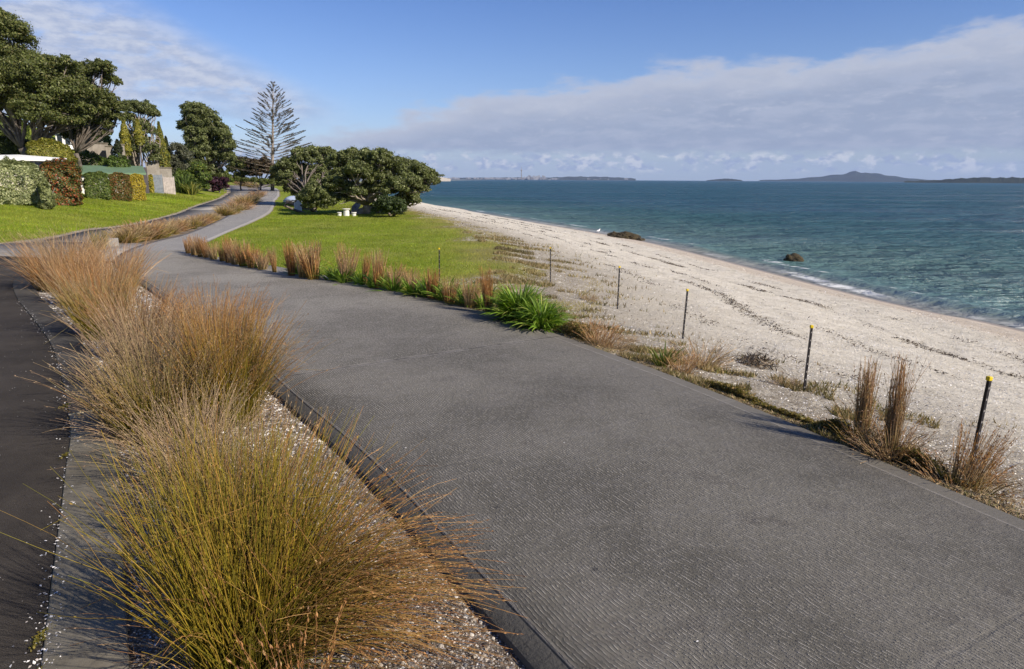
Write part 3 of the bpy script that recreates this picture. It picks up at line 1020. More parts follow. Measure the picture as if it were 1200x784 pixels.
# ------------------------------------------------------------------ the big reeds between kerb and path
BEDG = 'brown and green reed clumps in the bed between kerb and path'
GP = (GREEN, OLIVE, RUST)
BP = (OLIVE, TAN, TAN)
DEAD = dict(n=170, length=.42, tilt=1.25, bend=.1, droop=.5, pal=(TAN, TAN, RUST), heads=1, o=1.1)
reed_tuft('reed_clump', ground_loc(-1.42, 3.22), 'largest green and orange reed clump in the foreground, its rusty stems arching over the path', BEDG,
          1050, 1.32, 101, tilt=.25, bend=.14, wind=(.05, .05), droop=.15, orig=.24, rad=.0024, K=11, heads=4, head=.008, headpal=OLIVE, pal=(GREEN, LIME, LIME + OLIVE + RUST[:1]), walk=.06,
          extra=[dict(n=560, length=1.34, tilt=.50, wind=(1.15, .1), droop=1.35, aim=.05, spread=.42, pal=(GREEN, OLIVE, RUST), heads=22, lean=(.10, 0), headpal=RUST),
                 dict(n=130, length=.8, tilt=.8, wind=(-.1, .1), droop=.5, aim=2.6, spread=.5, pal=(OLIVE, TAN, RUST), heads=7, headpal=TAN),
                 dict(n=240, length=1.25, tilt=.30, wind=(.3, .3), droop=.3, aim=.9, spread=.7, pal=(GREEN, OLIVE, RUST), heads=14, headpal=RUST),
                 DEAD, dict(n=30, length=1.1, tilt=.6, wind=(.3, -.2), droop=.7, aim=-1.2, spread=.8, pal=(LIME, OLIVE, RUST), heads=8, headpal=RUST)])
reed_tuft('reed_clump', ground_loc(-.98, 2.66), 'short russet reed tuft at the bottom edge of the picture', BEDG,
          60, .6, 102, tilt=.45, bend=.2, droop=.2, orig=.10, K=8, rad=.002, pal=(RUST, RUST, RUST), heads=18, head=.012)
reed_tuft('reed_clump', ground_loc(-1.95, 4.45), 'olive and tan reed clump directly behind the largest foreground clump, beside the kerb', BEDG,
          480, 1.05, 103, tilt=.32, bend=.2, wind=(-.05, .1), droop=.25, orig=.22, rad=.0024, K=9, pal=(GREEN, LIME, TAN), heads=8, headpal=TAN, walk=.05,
          extra=[dict(n=170, length=.85, tilt=.85, wind=(-.1, 0), droop=.35, aim=3.0, spread=.6, pal=BP, heads=8, headpal=TAN), DEAD])
reed_tuft('reed_clump', ground_loc(-2.75, 5.5), 'tangled straw and grey reed clump leaning over the kerb, left of open shells', BEDG,
          360, .95, 115, tilt=.48, bend=.3, wind=(-.12, .0), droop=.3, orig=.22, rad=.0026, pal=(OLIVE, TAN, TAN), heads=9, headpal=TAN, walk=.06, extra=[DEAD])
reed_tuft('reed_clump', ground_loc(-3.55, 6.5), 'broad grey brown reed clump spreading over the kerb, in the middle of the bed', BEDG,
          800, 1.12, 104, tilt=.38, bend=.25, wind=(.0, .05), droop=.3, orig=.3, rad=.0028, pal=(GREEN, OLIVE, TAN), heads=8, headpal=TAN, walk=.05,
          extra=[dict(n=200, length=.75, tilt=.7, wind=(-.05, 0), droop=.4, aim=3.1, spread=.7, pal=(DRYBASE, TAN, TAN), heads=10, headpal=TAN), DEAD])
reed_tuft('reed_clump', ground_loc(-3.02, 6.95), 'upright golden green reed clump with feathery brown tips beside the path', BEDG,
          760, 1.36, 105, tilt=.22, bend=.14, wind=(.08, .05), droop=.15, orig=.24, rad=.0028, pal=(GREEN, LIME, RUST), heads=8, walk=.05,
          extra=[dict(n=200, length=1.3, tilt=.4, wind=(.3, .1), droop=.35, aim=.2, spread=.8, pal=(LIME, OLIVE, TAN), heads=16, headpal=RUST), DEAD])
reed_tuft('reed_clump', ground_loc(-4.35, 8.0), 'tall tan reed clump behind the broad grey brown one, halfway along the bed', BEDG,
          760, 1.22, 106, tilt=.38, bend=.25, wind=(.05, .05), droop=.3, orig=.3, rad=.003, pal=(GREEN, TAN, TAN), heads=9, headpal=TAN, walk=.05, extra=[DEAD])
reed_tuft('reed_clump', ground_loc(-4.05, 9.0), 'pale feathery reed clump nearest the path behind the golden green one', BEDG,
          560, 1.2, 116, tilt=.34, bend=.2, wind=(.1, .05), droop=.25, orig=.25, rad=.003, pal=(LIME, TAN, RUST), heads=12, walk=.05, extra=[DEAD])
reed_tuft('reed_clump', ground_loc(-5.45, 9.7), 'fine brown reed clump with a green base, behind the tall tan one', BEDG,
          640, 1.15, 107, tilt=.38, bend=.25, wind=(.05, 0), droop=.3, orig=.28, rad=.0034, K=7, pal=(GREEN, TAN, RUST), heads=8)
reed_tuft('reed_clump', ground_loc(-6.7, 10.9), 'bright green based reed clump beside the curve of the kerb, with tawny top', BEDG,
          640, 1.15, 108, tilt=.34, bend=.25, wind=(.03, 0), droop=.25, orig=.26, rad=.0036, K=7, pal=([(.20, .22, .015)], LIME, TAN), heads=7, headpal=TAN)
reed_tuft('reed_clump', ground_loc(-7.6, 12.6), 'loose rust tipped reed clump in the far half of the bed, nearer the path', BEDG,
          560, 1.25, 109, tilt=.34, bend=.3, wind=(.1, 0), droop=.3, orig=.3, K=7, ring=2, rad=.003, pal=(OLIVE, RUST, RUST), heads=6)
reed_tuft('reed_clump', ground_loc(-8.9, 13.8), 'reddish tan reed clump right of the rounded one at the bed\'s far end', BEDG,
          560, 1.2, 110, tilt=.34, bend=.3, droop=.3, orig=.3, K=7, ring=2, rad=.003, pal=(OLIVE, RUST, TAN), heads=6)
reed_tuft('reed_clump', ground_loc(-10.5, 15.7), 'rounded rusty brown reed clump standing by white shells where the kerb bends', BEDG,
          900, 1.40, 111, tilt=.44, bend=.35, droop=.3, orig=.42, K=7, ring=2, rad=.0035, pal=(DRYBASE, RUST, TAN), heads=6)
reed_tuft('reed_clump', ground_loc(-10.9, 17.0), 'grey tan reed clump rising behind the rounded rusty one at the end of the bed', BEDG,
          760, 1.45, 112, tilt=.38, bend=.35, droop=.3, orig=.4, K=7, ring=2, rad=.0035, pal=(OLIVE, TAN, TAN), heads=6, headpal=TAN)
reed_tuft('reed_clump', ground_loc(-9.3, 16.0), 'pale fawn reed clump near the path, right of the grey tan one', BEDG,
          600, 1.25, 113, tilt=.4, bend=.35, droop=.3, orig=.35, K=7, ring=2, rad=.0035, pal=(OLIVE, TAN, RUST), heads=6)
reed_tuft('reed_clump', ground_loc(*P0(117, 292)), 'narrow dark green reed tuft beside the pale stone block at the crossing', BEDG,
          260, .75, 114, tilt=.22, bend=.1, droop=.1, orig=.16, K=5, ring=2, rad=.006, pal=(GREEN, GREEN, OLIVE), heads=3)

# second and third planting rows, between the far road and the path
ORD = ['first', 'second', 'third', 'fourth', 'fifth', 'sixth', 'seventh', 'eighth', 'ninth', 'tenth', 'eleventh', 'twelfth', 'thirteenth', 'fourteenth', 'fifteenth', 'sixteenth', 'seventeenth', 'eighteenth', 'nineteenth', 'twentieth']


def proto_tuft(name, n, length, seed, **kw):
    return reed_tuft(name, (0, 0, 0), None, None, n, length, seed, **kw)


def row(protos, spots, labelfn, group, cat, jitter=.15):
    """spots: (px, py, height in photo pixels, width factor)"""
    used = []
    for i, (px, py, hp, wf) in enumerate(spots):
        p = P0(px, py)
        src = protos[i % len(protos)]
        o = src if src not in used else src.copy()
        if o is not src: COL.objects.link(o)
        used.append(src)
        o.location = ground_loc(p[0], p[1], .0)
        dist = math.hypot(p[0], p[1]) * .99
        s = hp * dist / FPX / 1.0
        o.rotation_euler = (random.uniform(-.12, .12), random.uniform(-.12, .12), random.uniform(0, 6.28))
        s *= random.uniform(.88, 1.12)
        o.scale = (s * wf * random.uniform(.85, 1.25), s * wf, s)
        tag(o, labelfn(i), cat, group)


rp = [proto_tuft('reed_clump', 420, .92, 201, tilt=.6, bend=.35, orig=.26, K=5, ring=2, rad=.009, pal=(DRYBASE, OLIVE, TAN), heads=3, head=.02, headpal=TAN),
      proto_tuft('reed_clump', 420, .92, 202, tilt=.55, bend=.3, orig=.28, K=5, ring=2, rad=.009, pal=(GREEN, OLIVE, TAN), heads=3, head=.02, headpal=TAN),
      proto_tuft('reed_clump', 420, .92, 203, tilt=.7, bend=.4, orig=.24, K=5, ring=2, rad=.009, pal=(OLIVE, TAN, RUST), heads=3, head=.02)]
row(rp, [(146, 284, 22, 1.2), (157, 282, 25, 1.1), (168, 280, 24, 1.15), (178, 279, 22, 1.1), (189, 277, 22, 1.2), (200, 273, 22, 1.1), (211, 270, 20, 1.2), (223, 267, 17, 1.2), (234, 264, 15, 1.2), (243, 261, 14, 1.2), (250, 258, 10, 1.2)],
    lambda i: '%s reed clump from the near end of the strip between far road and path' % ORD[i], 'tawny reed clumps between the far road and the path', 'reed clump')
rp2 = []
for o in rp:
    c = o.copy(); COL.objects.link(c); rp2.append(c)
row(rp2, [(263, 252, 13, 1.3), (272, 250, 14, 1.4), (281, 246, 15, 1.3), (289, 240, 13, 1.4), (296, 236, 11, 1.4), (303, 231, 9, 1.5)],
    lambda i: '%s straw coloured reed clump from the near end of the strip beyond the ramp' % ORD[i], 'straw coloured reed clumps beyond the ramp', 'reed clump')
rp3 = []
for o in rp:
    c = o.copy(); COL.objects.link(c); rp3.append(c)
row(rp3, [(268, 214.5, 7, 1.8), (275, 215, 7, 1.8), (282, 216.5, 7, 1.8), (289, 218, 7, 1.8), (296, 219.5, 7, 1.8)],
    lambda i: '%s pale reed clump from the left where the far road bends away below dark shrubs' % ORD[i], 'pale reed clumps at the bend of the far road', 'reed clump')

# upright bundles along the seaward edge of the path
bp = [proto_tuft('grass_bundle', 170, .98, 211, tilt=.10, bend=.05, droop=.04, orig=.10, K=5, ring=2, rad=.0065, pal=(DRYBASE, RUST, RUST), heads=5, head=.018),
      proto_tuft('grass_bundle', 190, .98, 212, tilt=.20, bend=.12, droop=.10, orig=.12, K=5, ring=2, rad=.0065, pal=(OLIVE, TAN, RUST), heads=5, head=.018, headpal=TAN),
      proto_tuft('grass_bundle', 150, .98, 213, tilt=.14, bend=.08, droop=.06, orig=.11, K=5, ring=2, rad=.0065, pal=(GREEN, RUST, TAN), heads=5, head=.018)]
row(bp, [(221, 297, 19, 1.0), (228, 299, 22, .9), (235, 301, 23, 1.0), (242, 302, 25, 1.1), (251, 304, 24, 1.2), (261, 306, 24, 1.1), (268, 308, 28, .9), (276, 310, 30, .9),
          (286, 312, 30, 1.1), (296, 314, 28, 1.2), (307, 316, 26, 1.2), (322, 319, 33, .55), (342, 323, 40, .8), (357, 325, 46, 1.2), (368, 327, 44, 1.2)],
    lambda i: '%s upright rusty grass bundle from the far end of the seaward path edge' % ORD[i], 'upright rusty grass bundles on the far stretch of the seaward path edge', 'grass bundle')
BGRP = 'upright grass bundles on the near stretch of the seaward path edge'
near = [(399, 331, 42, .9, 'stout straw brown grass bundle beside green leaves, leftmost on the near stretch of lawn edge', 1),
        (420, 334, 36, .6, 'thin dark brown grass bundle just left of a taller tan one on the lawn edge', 0),
        (436, 338, 44, .75, 'tall narrow tan grass bundle at the lawn edge, right of the thin dark one', 2),
        (455, 340, 30, 1.2, 'low tangled straw tuft at the path edge, right of the tall narrow tan bundle', 1),
        (476, 344, 28, 1.1, 'pale cream grass tuft at the path edge left of the leftmost marker post', 1),
        (498, 350, 34, 1.1, 'spreading reddish grass tuft directly left of the leftmost marker post', 0),
        (520, 356, 30, 1.3, 'brown grass tuft with greenish base at the foot of the leftmost marker post', 2),
        (543, 361, 34, 1.1, 'fluffy fawn grass tuft just left of the tall orange bundle', 1),
        (566, 368, 54, .62, 'tall orange brown grass bundle touching the bright green strap leaved plant', 0)]
for i, (px, py, hp, wf, lab, k) in enumerate(near):
    o = bp[k].copy(); COL.objects.link(o)
    p = P0(px, py); o.location = ground_loc(p[0] + .12, p[1] + .1, -.02)
    s = 1.15 * hp * math.hypot(*p) * .99 / FPX
    o.scale = (s * wf, s * wf, s); o.rotation_euler = (random.uniform(-.1, .1), random.uniform(-.12, .12), i * 1.3)
    tag(o, lab, 'grass bundle', BGRP)
reed_tuft('grass_bundle', ground_loc(*[k + .06 for k in P0(1005, 514)], -.04), 'taller grass bundle with a green foot, left of the pair at the right path edge', BGRP, 170, .92, 221,
          tilt=.03, bend=.01, droop=.01, orig=.065, rad=.0028, K=6, ring=3, pal=(OLIVE, TAN, RUST), heads=6, head=.012, headpal=TAN, cat='grass bundle',
          extra=[dict(n=140, length=.5, tilt=.5, droop=.3, pal=(GREEN, OLIVE, RUST), o=1.6)])
reed_tuft('grass_bundle', ground_loc(*[k + .06 for k in P0(1040, 532)], -.04), 'straight orange grass bundle, right of the pair between the two nearest posts', BGRP, 190, 1.02, 222,
          tilt=.02, bend=.01, droop=.01, orig=.055, rad=.0028, K=6, ring=3, pal=(OLIVE, TAN, RUST), heads=6, head=.012, headpal=TAN, cat='grass bundle',
          extra=[dict(n=260, length=.5, tilt=.7, droop=.4, pal=(DRYBASE, TAN, RUST), o=2.2)])
reed_tuft('grass_bundle', ground_loc(*[k + .06 for k in P0(1126, 561)], -.04), 'leaning wispy orange grass tuft at the foot of the nearest marker post', BGRP, 120, .62, 223,
          tilt=.14, bend=.08, droop=.08, lean=(.25, 0), orig=.12, rad=.0028, K=6, ring=3, pal=(OLIVE, TAN, RUST), heads=8, head=.012, cat='grass bundle',
          extra=[dict(n=120, length=.4, tilt=.8, droop=.4, pal=(GREEN, TAN, RUST), o=1.8)])


# ------------------------------------------------------------------ strap leaved plants
def strap_plant(name, loc, label, cat, n, length, width, seed, pal, tilt=.9, droop=.9, group=None, K=7):
    r = np.random.default_rng(seed)
    a = r.uniform(0, 2 * math.pi, n)
    ti = np.abs(r.normal(0, tilt * .6, n)) + .08
    d = np.stack([np.cos(a) * np.sin(ti), np.sin(a) * np.sin(ti), np.cos(ti)], 1)
    L = length * r.uniform(.6, 1.1, n)
    base = np.stack([np.cos(a), np.sin(a), 0 * a], 1) * (r.uniform(0, .5, n) * length * .5)[:, None]
    base[:, 2] = -.04
    bd = np.stack([np.cos(a) * .6, np.sin(a) * .6, -droop * np.ones(n)], 1) * r.uniform(.5, 1.4, (n, 1))
    pts = np.empty((n, K, 3)); pts[:, 0] = base
    for k in range(1, K):
        pts[:, k] = pts[:, k - 1] + unit(d + bd * ((k - .5) / (K - 1)) ** 1.6) * (L / (K - 1))[:, None]
    T = unit(np.gradient(pts, axis=1))
    S = unit(np.cross(T, np.array([0, 0, 1.0]) + r.normal(0, .25, (n, 1, 3))))
    N = np.cross(S, T)
    tk = np.linspace(0, 1, K)
    w = (width * np.array([.6, .85, 1, 1, .85, .55, .08])[:K])[None, :, None]
    V = np.stack([pts - S * w + N * w * .35, pts, pts + S * w + N * w * .35], 2)
    b = (np.arange(n) * K * 3)[:, None, None] + (np.arange(K - 1) * 3)[None, :, None] + np.arange(2)[None, None, :]
    Q = np.stack([b, b + 1, b + 4, b + 3], -1).reshape(-1, 4)
    c = pick_cols(pal, n, r, .2)
    c = np.repeat(c[:, None, :], K * 3, 1).reshape(-1, 3)
    o = mesh_np(name, V.reshape(-1, 3), quads=Q, mat=M_LEAF, col=c, smooth=True)
    o.location = loc
    return tag(o, label, cat, group)


BRIGHT = [(.18, .29, .03, 3), (.12, .22, .022, 2), (.24, .34, .05, 1.5), (.30, .32, .07, .4)]
p = P0(610, 380)
strap_plant('strap_plant', ground_loc(p[0] - .02, p[1] + .5, .0), 'bright green strap leaved plant spilling onto the path edge, left part of the bushy clump', 'strap plant', 640, .76, .018, 301, BRIGHT, .8, .9, 'bright green strap leaved plants')
p = P0(636, 388)
strap_plant('strap_plant', ground_loc(p[0] + .0, p[1] + .34, .0), 'lower bright green strap leaved plant, right part of the bushy clump by the path', 'strap plant', 420, .64, .017, 302, BRIGHT, 1.0, 1.0, 'bright green strap leaved plants')
p = P0(762, 428)
strap_plant('strap_plant', ground_loc(p[0] + .25, p[1] + .25, .0), 'small spiky yellow green plant alone at the path edge in shelly sand', 'strap plant', 60, .42, .011, 303, [(.17, .2, .04), (.1, .14, .02), (.25, .22, .08)], .6, .5)
for (px, py, k, lab) in [(375, 330, 304, 'dark green leafy plant at the path edge between rusty bundles and lawn, leftmost'),
                         (388, 333, 305, 'broad leaved green plant left of the stout straw brown bundle'),
                         (408, 335, 306, 'low green leafy plant between the stout straw bundle and the thin dark one'),
                         (470, 348, 307, 'green leafy plant behind the pale cream tuft'),
                         (508, 354, 308, 'green leafy plant between tufts just left of the leftmost post'),
                         (290, 315, 309, 'small green leafy plant at the foot of the rusty bundles at the far path edge'),
                         (333, 323, 310, 'green leafy plant in the gap left of the thin rusty bundle'),
                         (350, 326, 311, 'green leafy plant behind the wide arching rusty bundle'),
                         (424, 339, 312, 'green leafy plant between the thin dark bundle and the tall narrow tan one'),
                         (446, 343, 313, 'green leafy plant right of the tall narrow tan bundle'),
                         (486, 350, 314, 'green leafy plant between the pale cream and reddish tufts'),
                         (530, 359, 315, 'green leafy plant right of the foot of the leftmost post'),
                         (552, 364, 316, 'green leafy plant just left of the tall orange bundle')]:
    p = P0(px, py)
    strap_plant('leafy_plant', ground_loc(p[0] + .25, p[1] + .35), lab, 'leafy plant', 80, .55, .018, k, BRIGHT, .8, .7, 'green leafy plants at the lawn edge')

# low mats and dry tufts where the path meets the shells
MAT = [(.17, .15, .03, 2), (.24, .18, .05, 2), (.12, .10, .03, 2), (.32, .22, .09, 1.5)]
for i, (px, py, rx, ry, hh, n, lab) in enumerate([
        (668, 393, .55, .3, .30, 1500, 'brown green creeping shrub right of the strap leaved clump'),
        (850, 457, .7, .16, .13, 1500, 'olive groundcover mat along the path edge left of the second nearest post'),
        (925, 485, .8, .12, .08, 1000, 'thin dark scrubby mat at the path edge in front of the second nearest post'),
        (975, 505, .35, .2, .2, 1200, 'dark green mat at the foot of the paired grass bundles, left side'),
        (1065, 540, .45, .16, .2, 1300, 'dark green mat at the foot of the paired grass bundles, right side')]):
    p = P0(px, py)
    r = np.random.default_rng(400 + i)
    a = math.atan2(-1.6, 1.0)
    m_ = n * 2
    u = r.normal(0, .5, m_) * rx; v = np.abs(r.normal(0, .5, m_)) * ry + .02
    C = np.stack([p[0] + u * math.cos(a) + v * .85, p[1] + u * math.sin(a) + v * .5, 0 * u], 1)
    C[:, 2] = H(C[:, 0], C[:, 1]) + r.uniform(0, 1, m_) * hh * np.exp(-(u / rx) ** 2 * 2) * .9
    N = unit(r.normal(size=(m_, 3)) + np.array([0, 0, .8]))
    V, q, c = leaf_quads(C - np.array([p[0], p[1], gz(*p)]), N, .022, pick_cols(MAT, m_, r), r, .35)
    o = mesh_np('groundcover_plant', V, quads=q, mat=M_LEAF, col=c)
    o.location = (p[0], p[1], gz(*p))
    tag(o, lab, 'groundcover')

dp = [proto_tuft('dry_grass_tuft', 260, .42, 231, tilt=.9, bend=.4, orig=.22, K=5, ring=2, rad=.003, pal=(TAN, TAN, TAN), heads=6, head=.012, headpal=TAN),
      proto_tuft('dry_grass_tuft', 180, .50, 232, tilt=.5, bend=.2, orig=.16, K=5, ring=2, rad=.003, pal=(RUST, TAN, RUST), heads=8, head=.012)]
for i, (px, py, s, k, lab) in enumerate([(692, 398, .9, 1, 'rusty wisps of dry grass right of the creeping brown shrub'), (705, 405, 1.0, 1, 'taller dry orange tuft on the shelly bank behind the path edge'),
                                         (718, 408, .7, 0, 'small straw tuft right of the taller dry orange one'), (820, 428, 1.3, 0, 'wide pale hay coloured tuft on the bank right of the middle post'),
                                         (800, 436, .8, 1, 'short brown tuft at the foot of the wide pale one'), (690, 352, .6, 0, 'faded tuft on open shells left of the third farthest post'),
                                         (920, 452, .5, 0, 'tiny straw tuft beside the second nearest post'), (735, 400, .5, 0, 'low dried tuft alone on the bank behind the spiky plant'),
                                         (1150, 562, .6, 0, 'sprawling dried tuft right of the nearest post')]):
    o = dp[k] if i in (0, 2) and k == (1 if i == 0 else 0) else dp[k].copy()
    if o.name not in COL.objects: COL.objects.link(o)
    p = P(px, py); o.location = ground_loc(p[0], p[1], -.01); o.scale = (s, s, s * .9); o.rotation_euler = (0, 0, i * 2.1)
    tag(o, lab, 'grass tuft', 'dry grass tufts on the shelly bank')
for o in list(D.objects):                                      # unused source copies
    if o.users_collection == (): D.objects.remove(o)


# ------------------------------------------------------------------ trees
def tube_np(name, chains, mat, parent):
    mb = MB()
    for pts, rads, n in chains:
        mb.tube(pts, rads, n)
    return mb.build(name, mat, parent, smooth=True)


def bent(a, b, r, k=6, wig=.12, sag=0.0):
    a, b = np.array(a, float), np.array(b, float)
    L = np.linalg.norm(b - a)
    out = []
    w = r.normal(0, wig * L * .5, 3)
    for i in range(k + 1):
        t = i / k
        p = a * (1 - t) + b * t + w * math.sin(math.pi * t) + np.array([0, 0, sag * L * math.sin(math.pi * t)])
        if 0 < i < k: p = p + r.normal(0, wig * L * .1, 3)
        out.append(tuple(p))
    return out


POHU = [(0.097, 0.116, 0.028, 4), (0.138, 0.158, 0.044, 3), (0.06, 0.079, 0.02, 2), (0.212, 0.221, 0.088, 1.6), (0.156, 0.137, 0.048, 0.6)]
POHU2 = [(0.113, 0.137, 0.04, 4), (0.158, 0.179, 0.064, 3), (0.072, 0.089, 0.024, 2), (0.252, 0.273, 0.128, 2)]


def broad_tree(name, base, d, circles, label, nleaf, leaf, palette, seed, cat='tree', group=None, trunk_r=.35, trunks=1, fork=.3, depth=.6, copies=2, bark=None, sub=38, subr=.31, root_spread=.5):
    """circles: (px, py, radius in photo pixels) of the crown's masses at forward distance d"""
    r = np.random.default_rng(seed)
    m = d / FPX
    e = empty(name, base, 0, label, cat, group)
    cl = []
    pxs = [c[0] for c in circles]
    half = (max(pxs) - min(pxs)) * m / 2
    for c in circles:
        for k in range(copies):
            oy = r.uniform(-1, 1) * half * depth if k or len(circles) < 3 else 0
            if copies == 1: oy = r.uniform(-1, 1) * half * depth
            s = 1 + oy / d                                           # stay on the sight line, so the mass keeps its place
            pc = at(c[0], c[1], d + oy)
            rr = c[2] * m * r.uniform(1.0, 1.15) * (1.0 if not k else .95)
            cl.append((pc.x - base[0], pc.y - base[1], pc.z - base[2], rr, rr, rr * .82))
    crown_mesh('crown', cl, int(nleaf * 3.9), leaf * .54, palette, e, seed + 1, sub=sub, subr=subr, shell=.3)
    chains = []
    cz = np.mean([c[2] for c in cl]); ctop = np.array([np.mean([c[0] for c in cl]), np.mean([c[1] for c in cl]), cz * .6])
    forks = []
    for t in range(trunks):
        b0 = np.array([r.uniform(-1, 1) * root_spread * (trunks > 1), r.uniform(-1, 1) * root_spread * (trunks > 1), -.3])
        f = b0 * (1 - fork) + ctop * fork * 1.3 + r.normal(0, .25 * trunks, 3) * (trunks > 1)
        f[2] = max(cz * fork, .5)
        forks.append(f)
        chains.append((bent(b0, f, r, 5, .1), list(np.linspace(trunk_r * 1.3, trunk_r * .8, 6)), 9))
    for c in cl:
        tgt = np.array(c[:3])
        f = forks[int(np.argmin([np.linalg.norm(f_ - tgt) for f_ in forks]))]
        L = bent(f, tgt, r, 6, .16, .05)
        chains.append((L, list(np.linspace(trunk_r * .42, .035, 7)), 6))
        for _ in range(3):
            a = np.array(L[r.integers(3, 6)])
            q = tgt + unit(r.normal(size=3)) * c[3] * .8
            chains.append((bent(a, q, r, 4, .15), list(np.linspace(trunk_r * .22, .02, 5)), 5))
    tube_np('trunk', chains, bark or M_BARK, e)
    return e


def base_at(px, d):
    p = at(px, 208, d)
    return (p.x, d, gz(p.x, d))


broad_tree('pohutukawa_tree', base_at(45, 50), 50,
           [(-60, 96, 40), (10, 42, 22), (-8, 22, 14), (-14, 72, 32), (14, 78, 26), (38, 92, 24), (64, 88, 22), (70, 112, 26), (40, 122, 24), (-15, 108, 27), (98, 112, 16), (8, 126, 12), (88, 126, 16), (62, 140, 12), (0, 100, 24), (82, 108, 20), (78, 78, 12), (48, 138, 16), (30, 138, 9), (84, 142, 12), (-30, 100, 30)],
           'tallest dark spreading tree filling the upper left corner behind the hedges', 52000, .15, POHU, 500, trunk_r=.3, trunks=2, fork=.35)
broad_tree('pohutukawa_tree', base_at(80, 55), 55,
           [(106, 86, 13), (120, 82, 12), (130, 96, 9), (96, 98, 12), (112, 116, 15), (127, 120, 11), (84, 148, 11), (104, 140, 12), (138, 128, 8), (92, 130, 14), (116, 130, 12), (100, 110, 13), (94, 86, 10), (100, 147, 10), (120, 141, 11), (136, 138, 9), (110, 150, 7), (128, 148, 6), (90, 156, 8), (104, 158, 6), (122, 156, 5), (80, 160, 7)],
           'flat topped dark tree whose crown ends above the white house, right of the tallest tree', 20000, .15, POHU, 510, trunk_r=.17, trunks=2, fork=.4)
broad_tree('scraggy_tree', base_at(166, 66), 66,
           [(160, 128, 10), (172, 130, 11), (180, 134, 6), (148, 124, 6), (152, 140, 8), (166, 148, 9), (176, 154, 7), (152, 162, 9), (178, 176, 8), (160, 176, 10), (168, 166, 8), (182, 186, 6), (150, 180, 8)],
           'scraggy tree with bare grey limbs and gaps, left of the slim cypress', 11000, .15, POHU2, 520, trunk_r=.16, trunks=2, fork=.3, bark=M_BARK_PALE, depth=.5)
broad_tree('pohutukawa_tree', base_at(243, 80), 80,
           [(230, 134, 13), (222, 128, 8), (219, 148, 9), (243, 144, 14), (252, 158, 16), (234, 160, 15), (264, 172, 11), (240, 178, 17), (258, 186, 13), (222, 176, 8), (228, 194, 12), (248, 202, 12), (262, 160, 9), (268, 184, 7)],
           'leaning rounded dark tree beside the bend of the far road, left of the sparse pine', 26000, .19, POHU2, 530, trunk_r=.35, fork=.35)
broad_tree('pohutukawa_tree', tuple(P(372, 246)), 57,
           [(338, 196, 12), (352, 186, 12), (368, 186, 13), (384, 194, 12), (350, 204, 13), (374, 206, 15), (334, 208, 9), (390, 210, 10), (326, 200, 7), (362, 216, 10), (346, 218, 8), (376, 218, 12), (392, 222, 9), (334, 214, 6), (384, 180, 8), (340, 222, 8), (352, 226, 9), (364, 226, 9), (380, 228, 9)],
           'low dark tree at the left end of the seaside tree group, below the sparse pine', 22000, .15, POHU2, 540, trunk_r=.16, trunks=3, fork=.25)
broad_tree('pohutukawa_tree', tuple(P(432, 250)), 47,
           [(396, 190, 11), (410, 186, 12), (428, 188, 13), (446, 188, 13), (420, 204, 15), (444, 206, 16), (402, 206, 12), (466, 200, 15), (484, 200, 13), (499, 206, 11), (507, 213, 7), (482, 216, 12), (497, 222, 6), (462, 220, 13), (430, 220, 9), (408, 222, 9), (470, 236, 8), (398, 232, 9), (420, 226, 8), (446, 224, 10), (486, 236, 6), (478, 228, 10), (392, 216, 12)],
           'widest low spreading tree by the beach, its pale trunks showing behind the white table', 42000, .135, POHU2, 550, trunk_r=.24, trunks=6, fork=.28, bark=M_BARK_PALE, root_spread=1.6)
broad_tree('shrub', tuple(P(372, 248)), 46, [(368, 228, 13), (358, 233, 9), (380, 234, 11), (372, 240, 9), (388, 238, 6), (362, 241, 7)],
           'rounded olive shrub right of the grey litter bin, under the seaside trees', 9000, .12, POHU2, 560, cat='shrub', trunk_r=.09, trunks=3, fork=.2, root_spread=.5)
broad_tree('shrub', tuple(P(456, 253)), 44.5, [(452, 240, 11), (464, 240, 10), (444, 244, 8), (470, 246, 6), (458, 246, 8)],
           'dense glossy green shrub under the right half of the beach tree', 7500, .11, [(.05, .08, .02, 3), (.08, .11, .03, 2), (.03, .05, .015, 2)], 570, cat='shrub', trunk_r=.08, trunks=3, fork=.2)
broad_tree('shrub', base_at(205, 72), 72, [(208, 176, 9), (215, 184, 9), (203, 190, 9), (212, 198, 10), (204, 206, 8), (220, 200, 7)],
           'grey leaved bush between the slim cypress and the leaning rounded tree', 7000, .16, [(.12, .13, .08, 3), (.08, .09, .05, 2), (.19, .19, .13, 1)], 580, cat='shrub', trunk_r=.1, fork=.3)
broad_tree('shrub', base_at(226, 71), 71, [(222, 206, 8), (232, 198, 8), (228, 214, 9), (240, 208, 8), (218, 218, 7), (236, 218, 7)],
           'bright green broad leaved shrub at the right end of the left lawn', 6000, .17, [(.11, .17, .03, 3), (.07, .11, .02, 2), (.22, .24, .05, 1)], 590, cat='shrub', trunk_r=.08, fork=.2)
broad_tree('shrub', base_at(256, 78), 78, [(250, 214, 7), (258, 218, 7), (263, 212, 5), (254, 222, 5)],
           'dark purple leaved shrub beside the bend of the far road', 3500, .15, [(.05, .015, .03, 3), (.03, .012, .02, 2), (.1, .04, .06, 1)], 600, cat='shrub', trunk_r=.06, fork=.2)
broad_tree('shrub', base_at(262, 84), 84, [(255, 206, 6), (264, 207, 6), (246, 205, 5), (270, 212, 4)],
           'yellow green shrub above the purple leaved one', 3000, .15, [(.17, .22, .04, 3), (.10, .14, .03, 2)], 610, cat='shrub', trunk_r=.06, fork=.2)
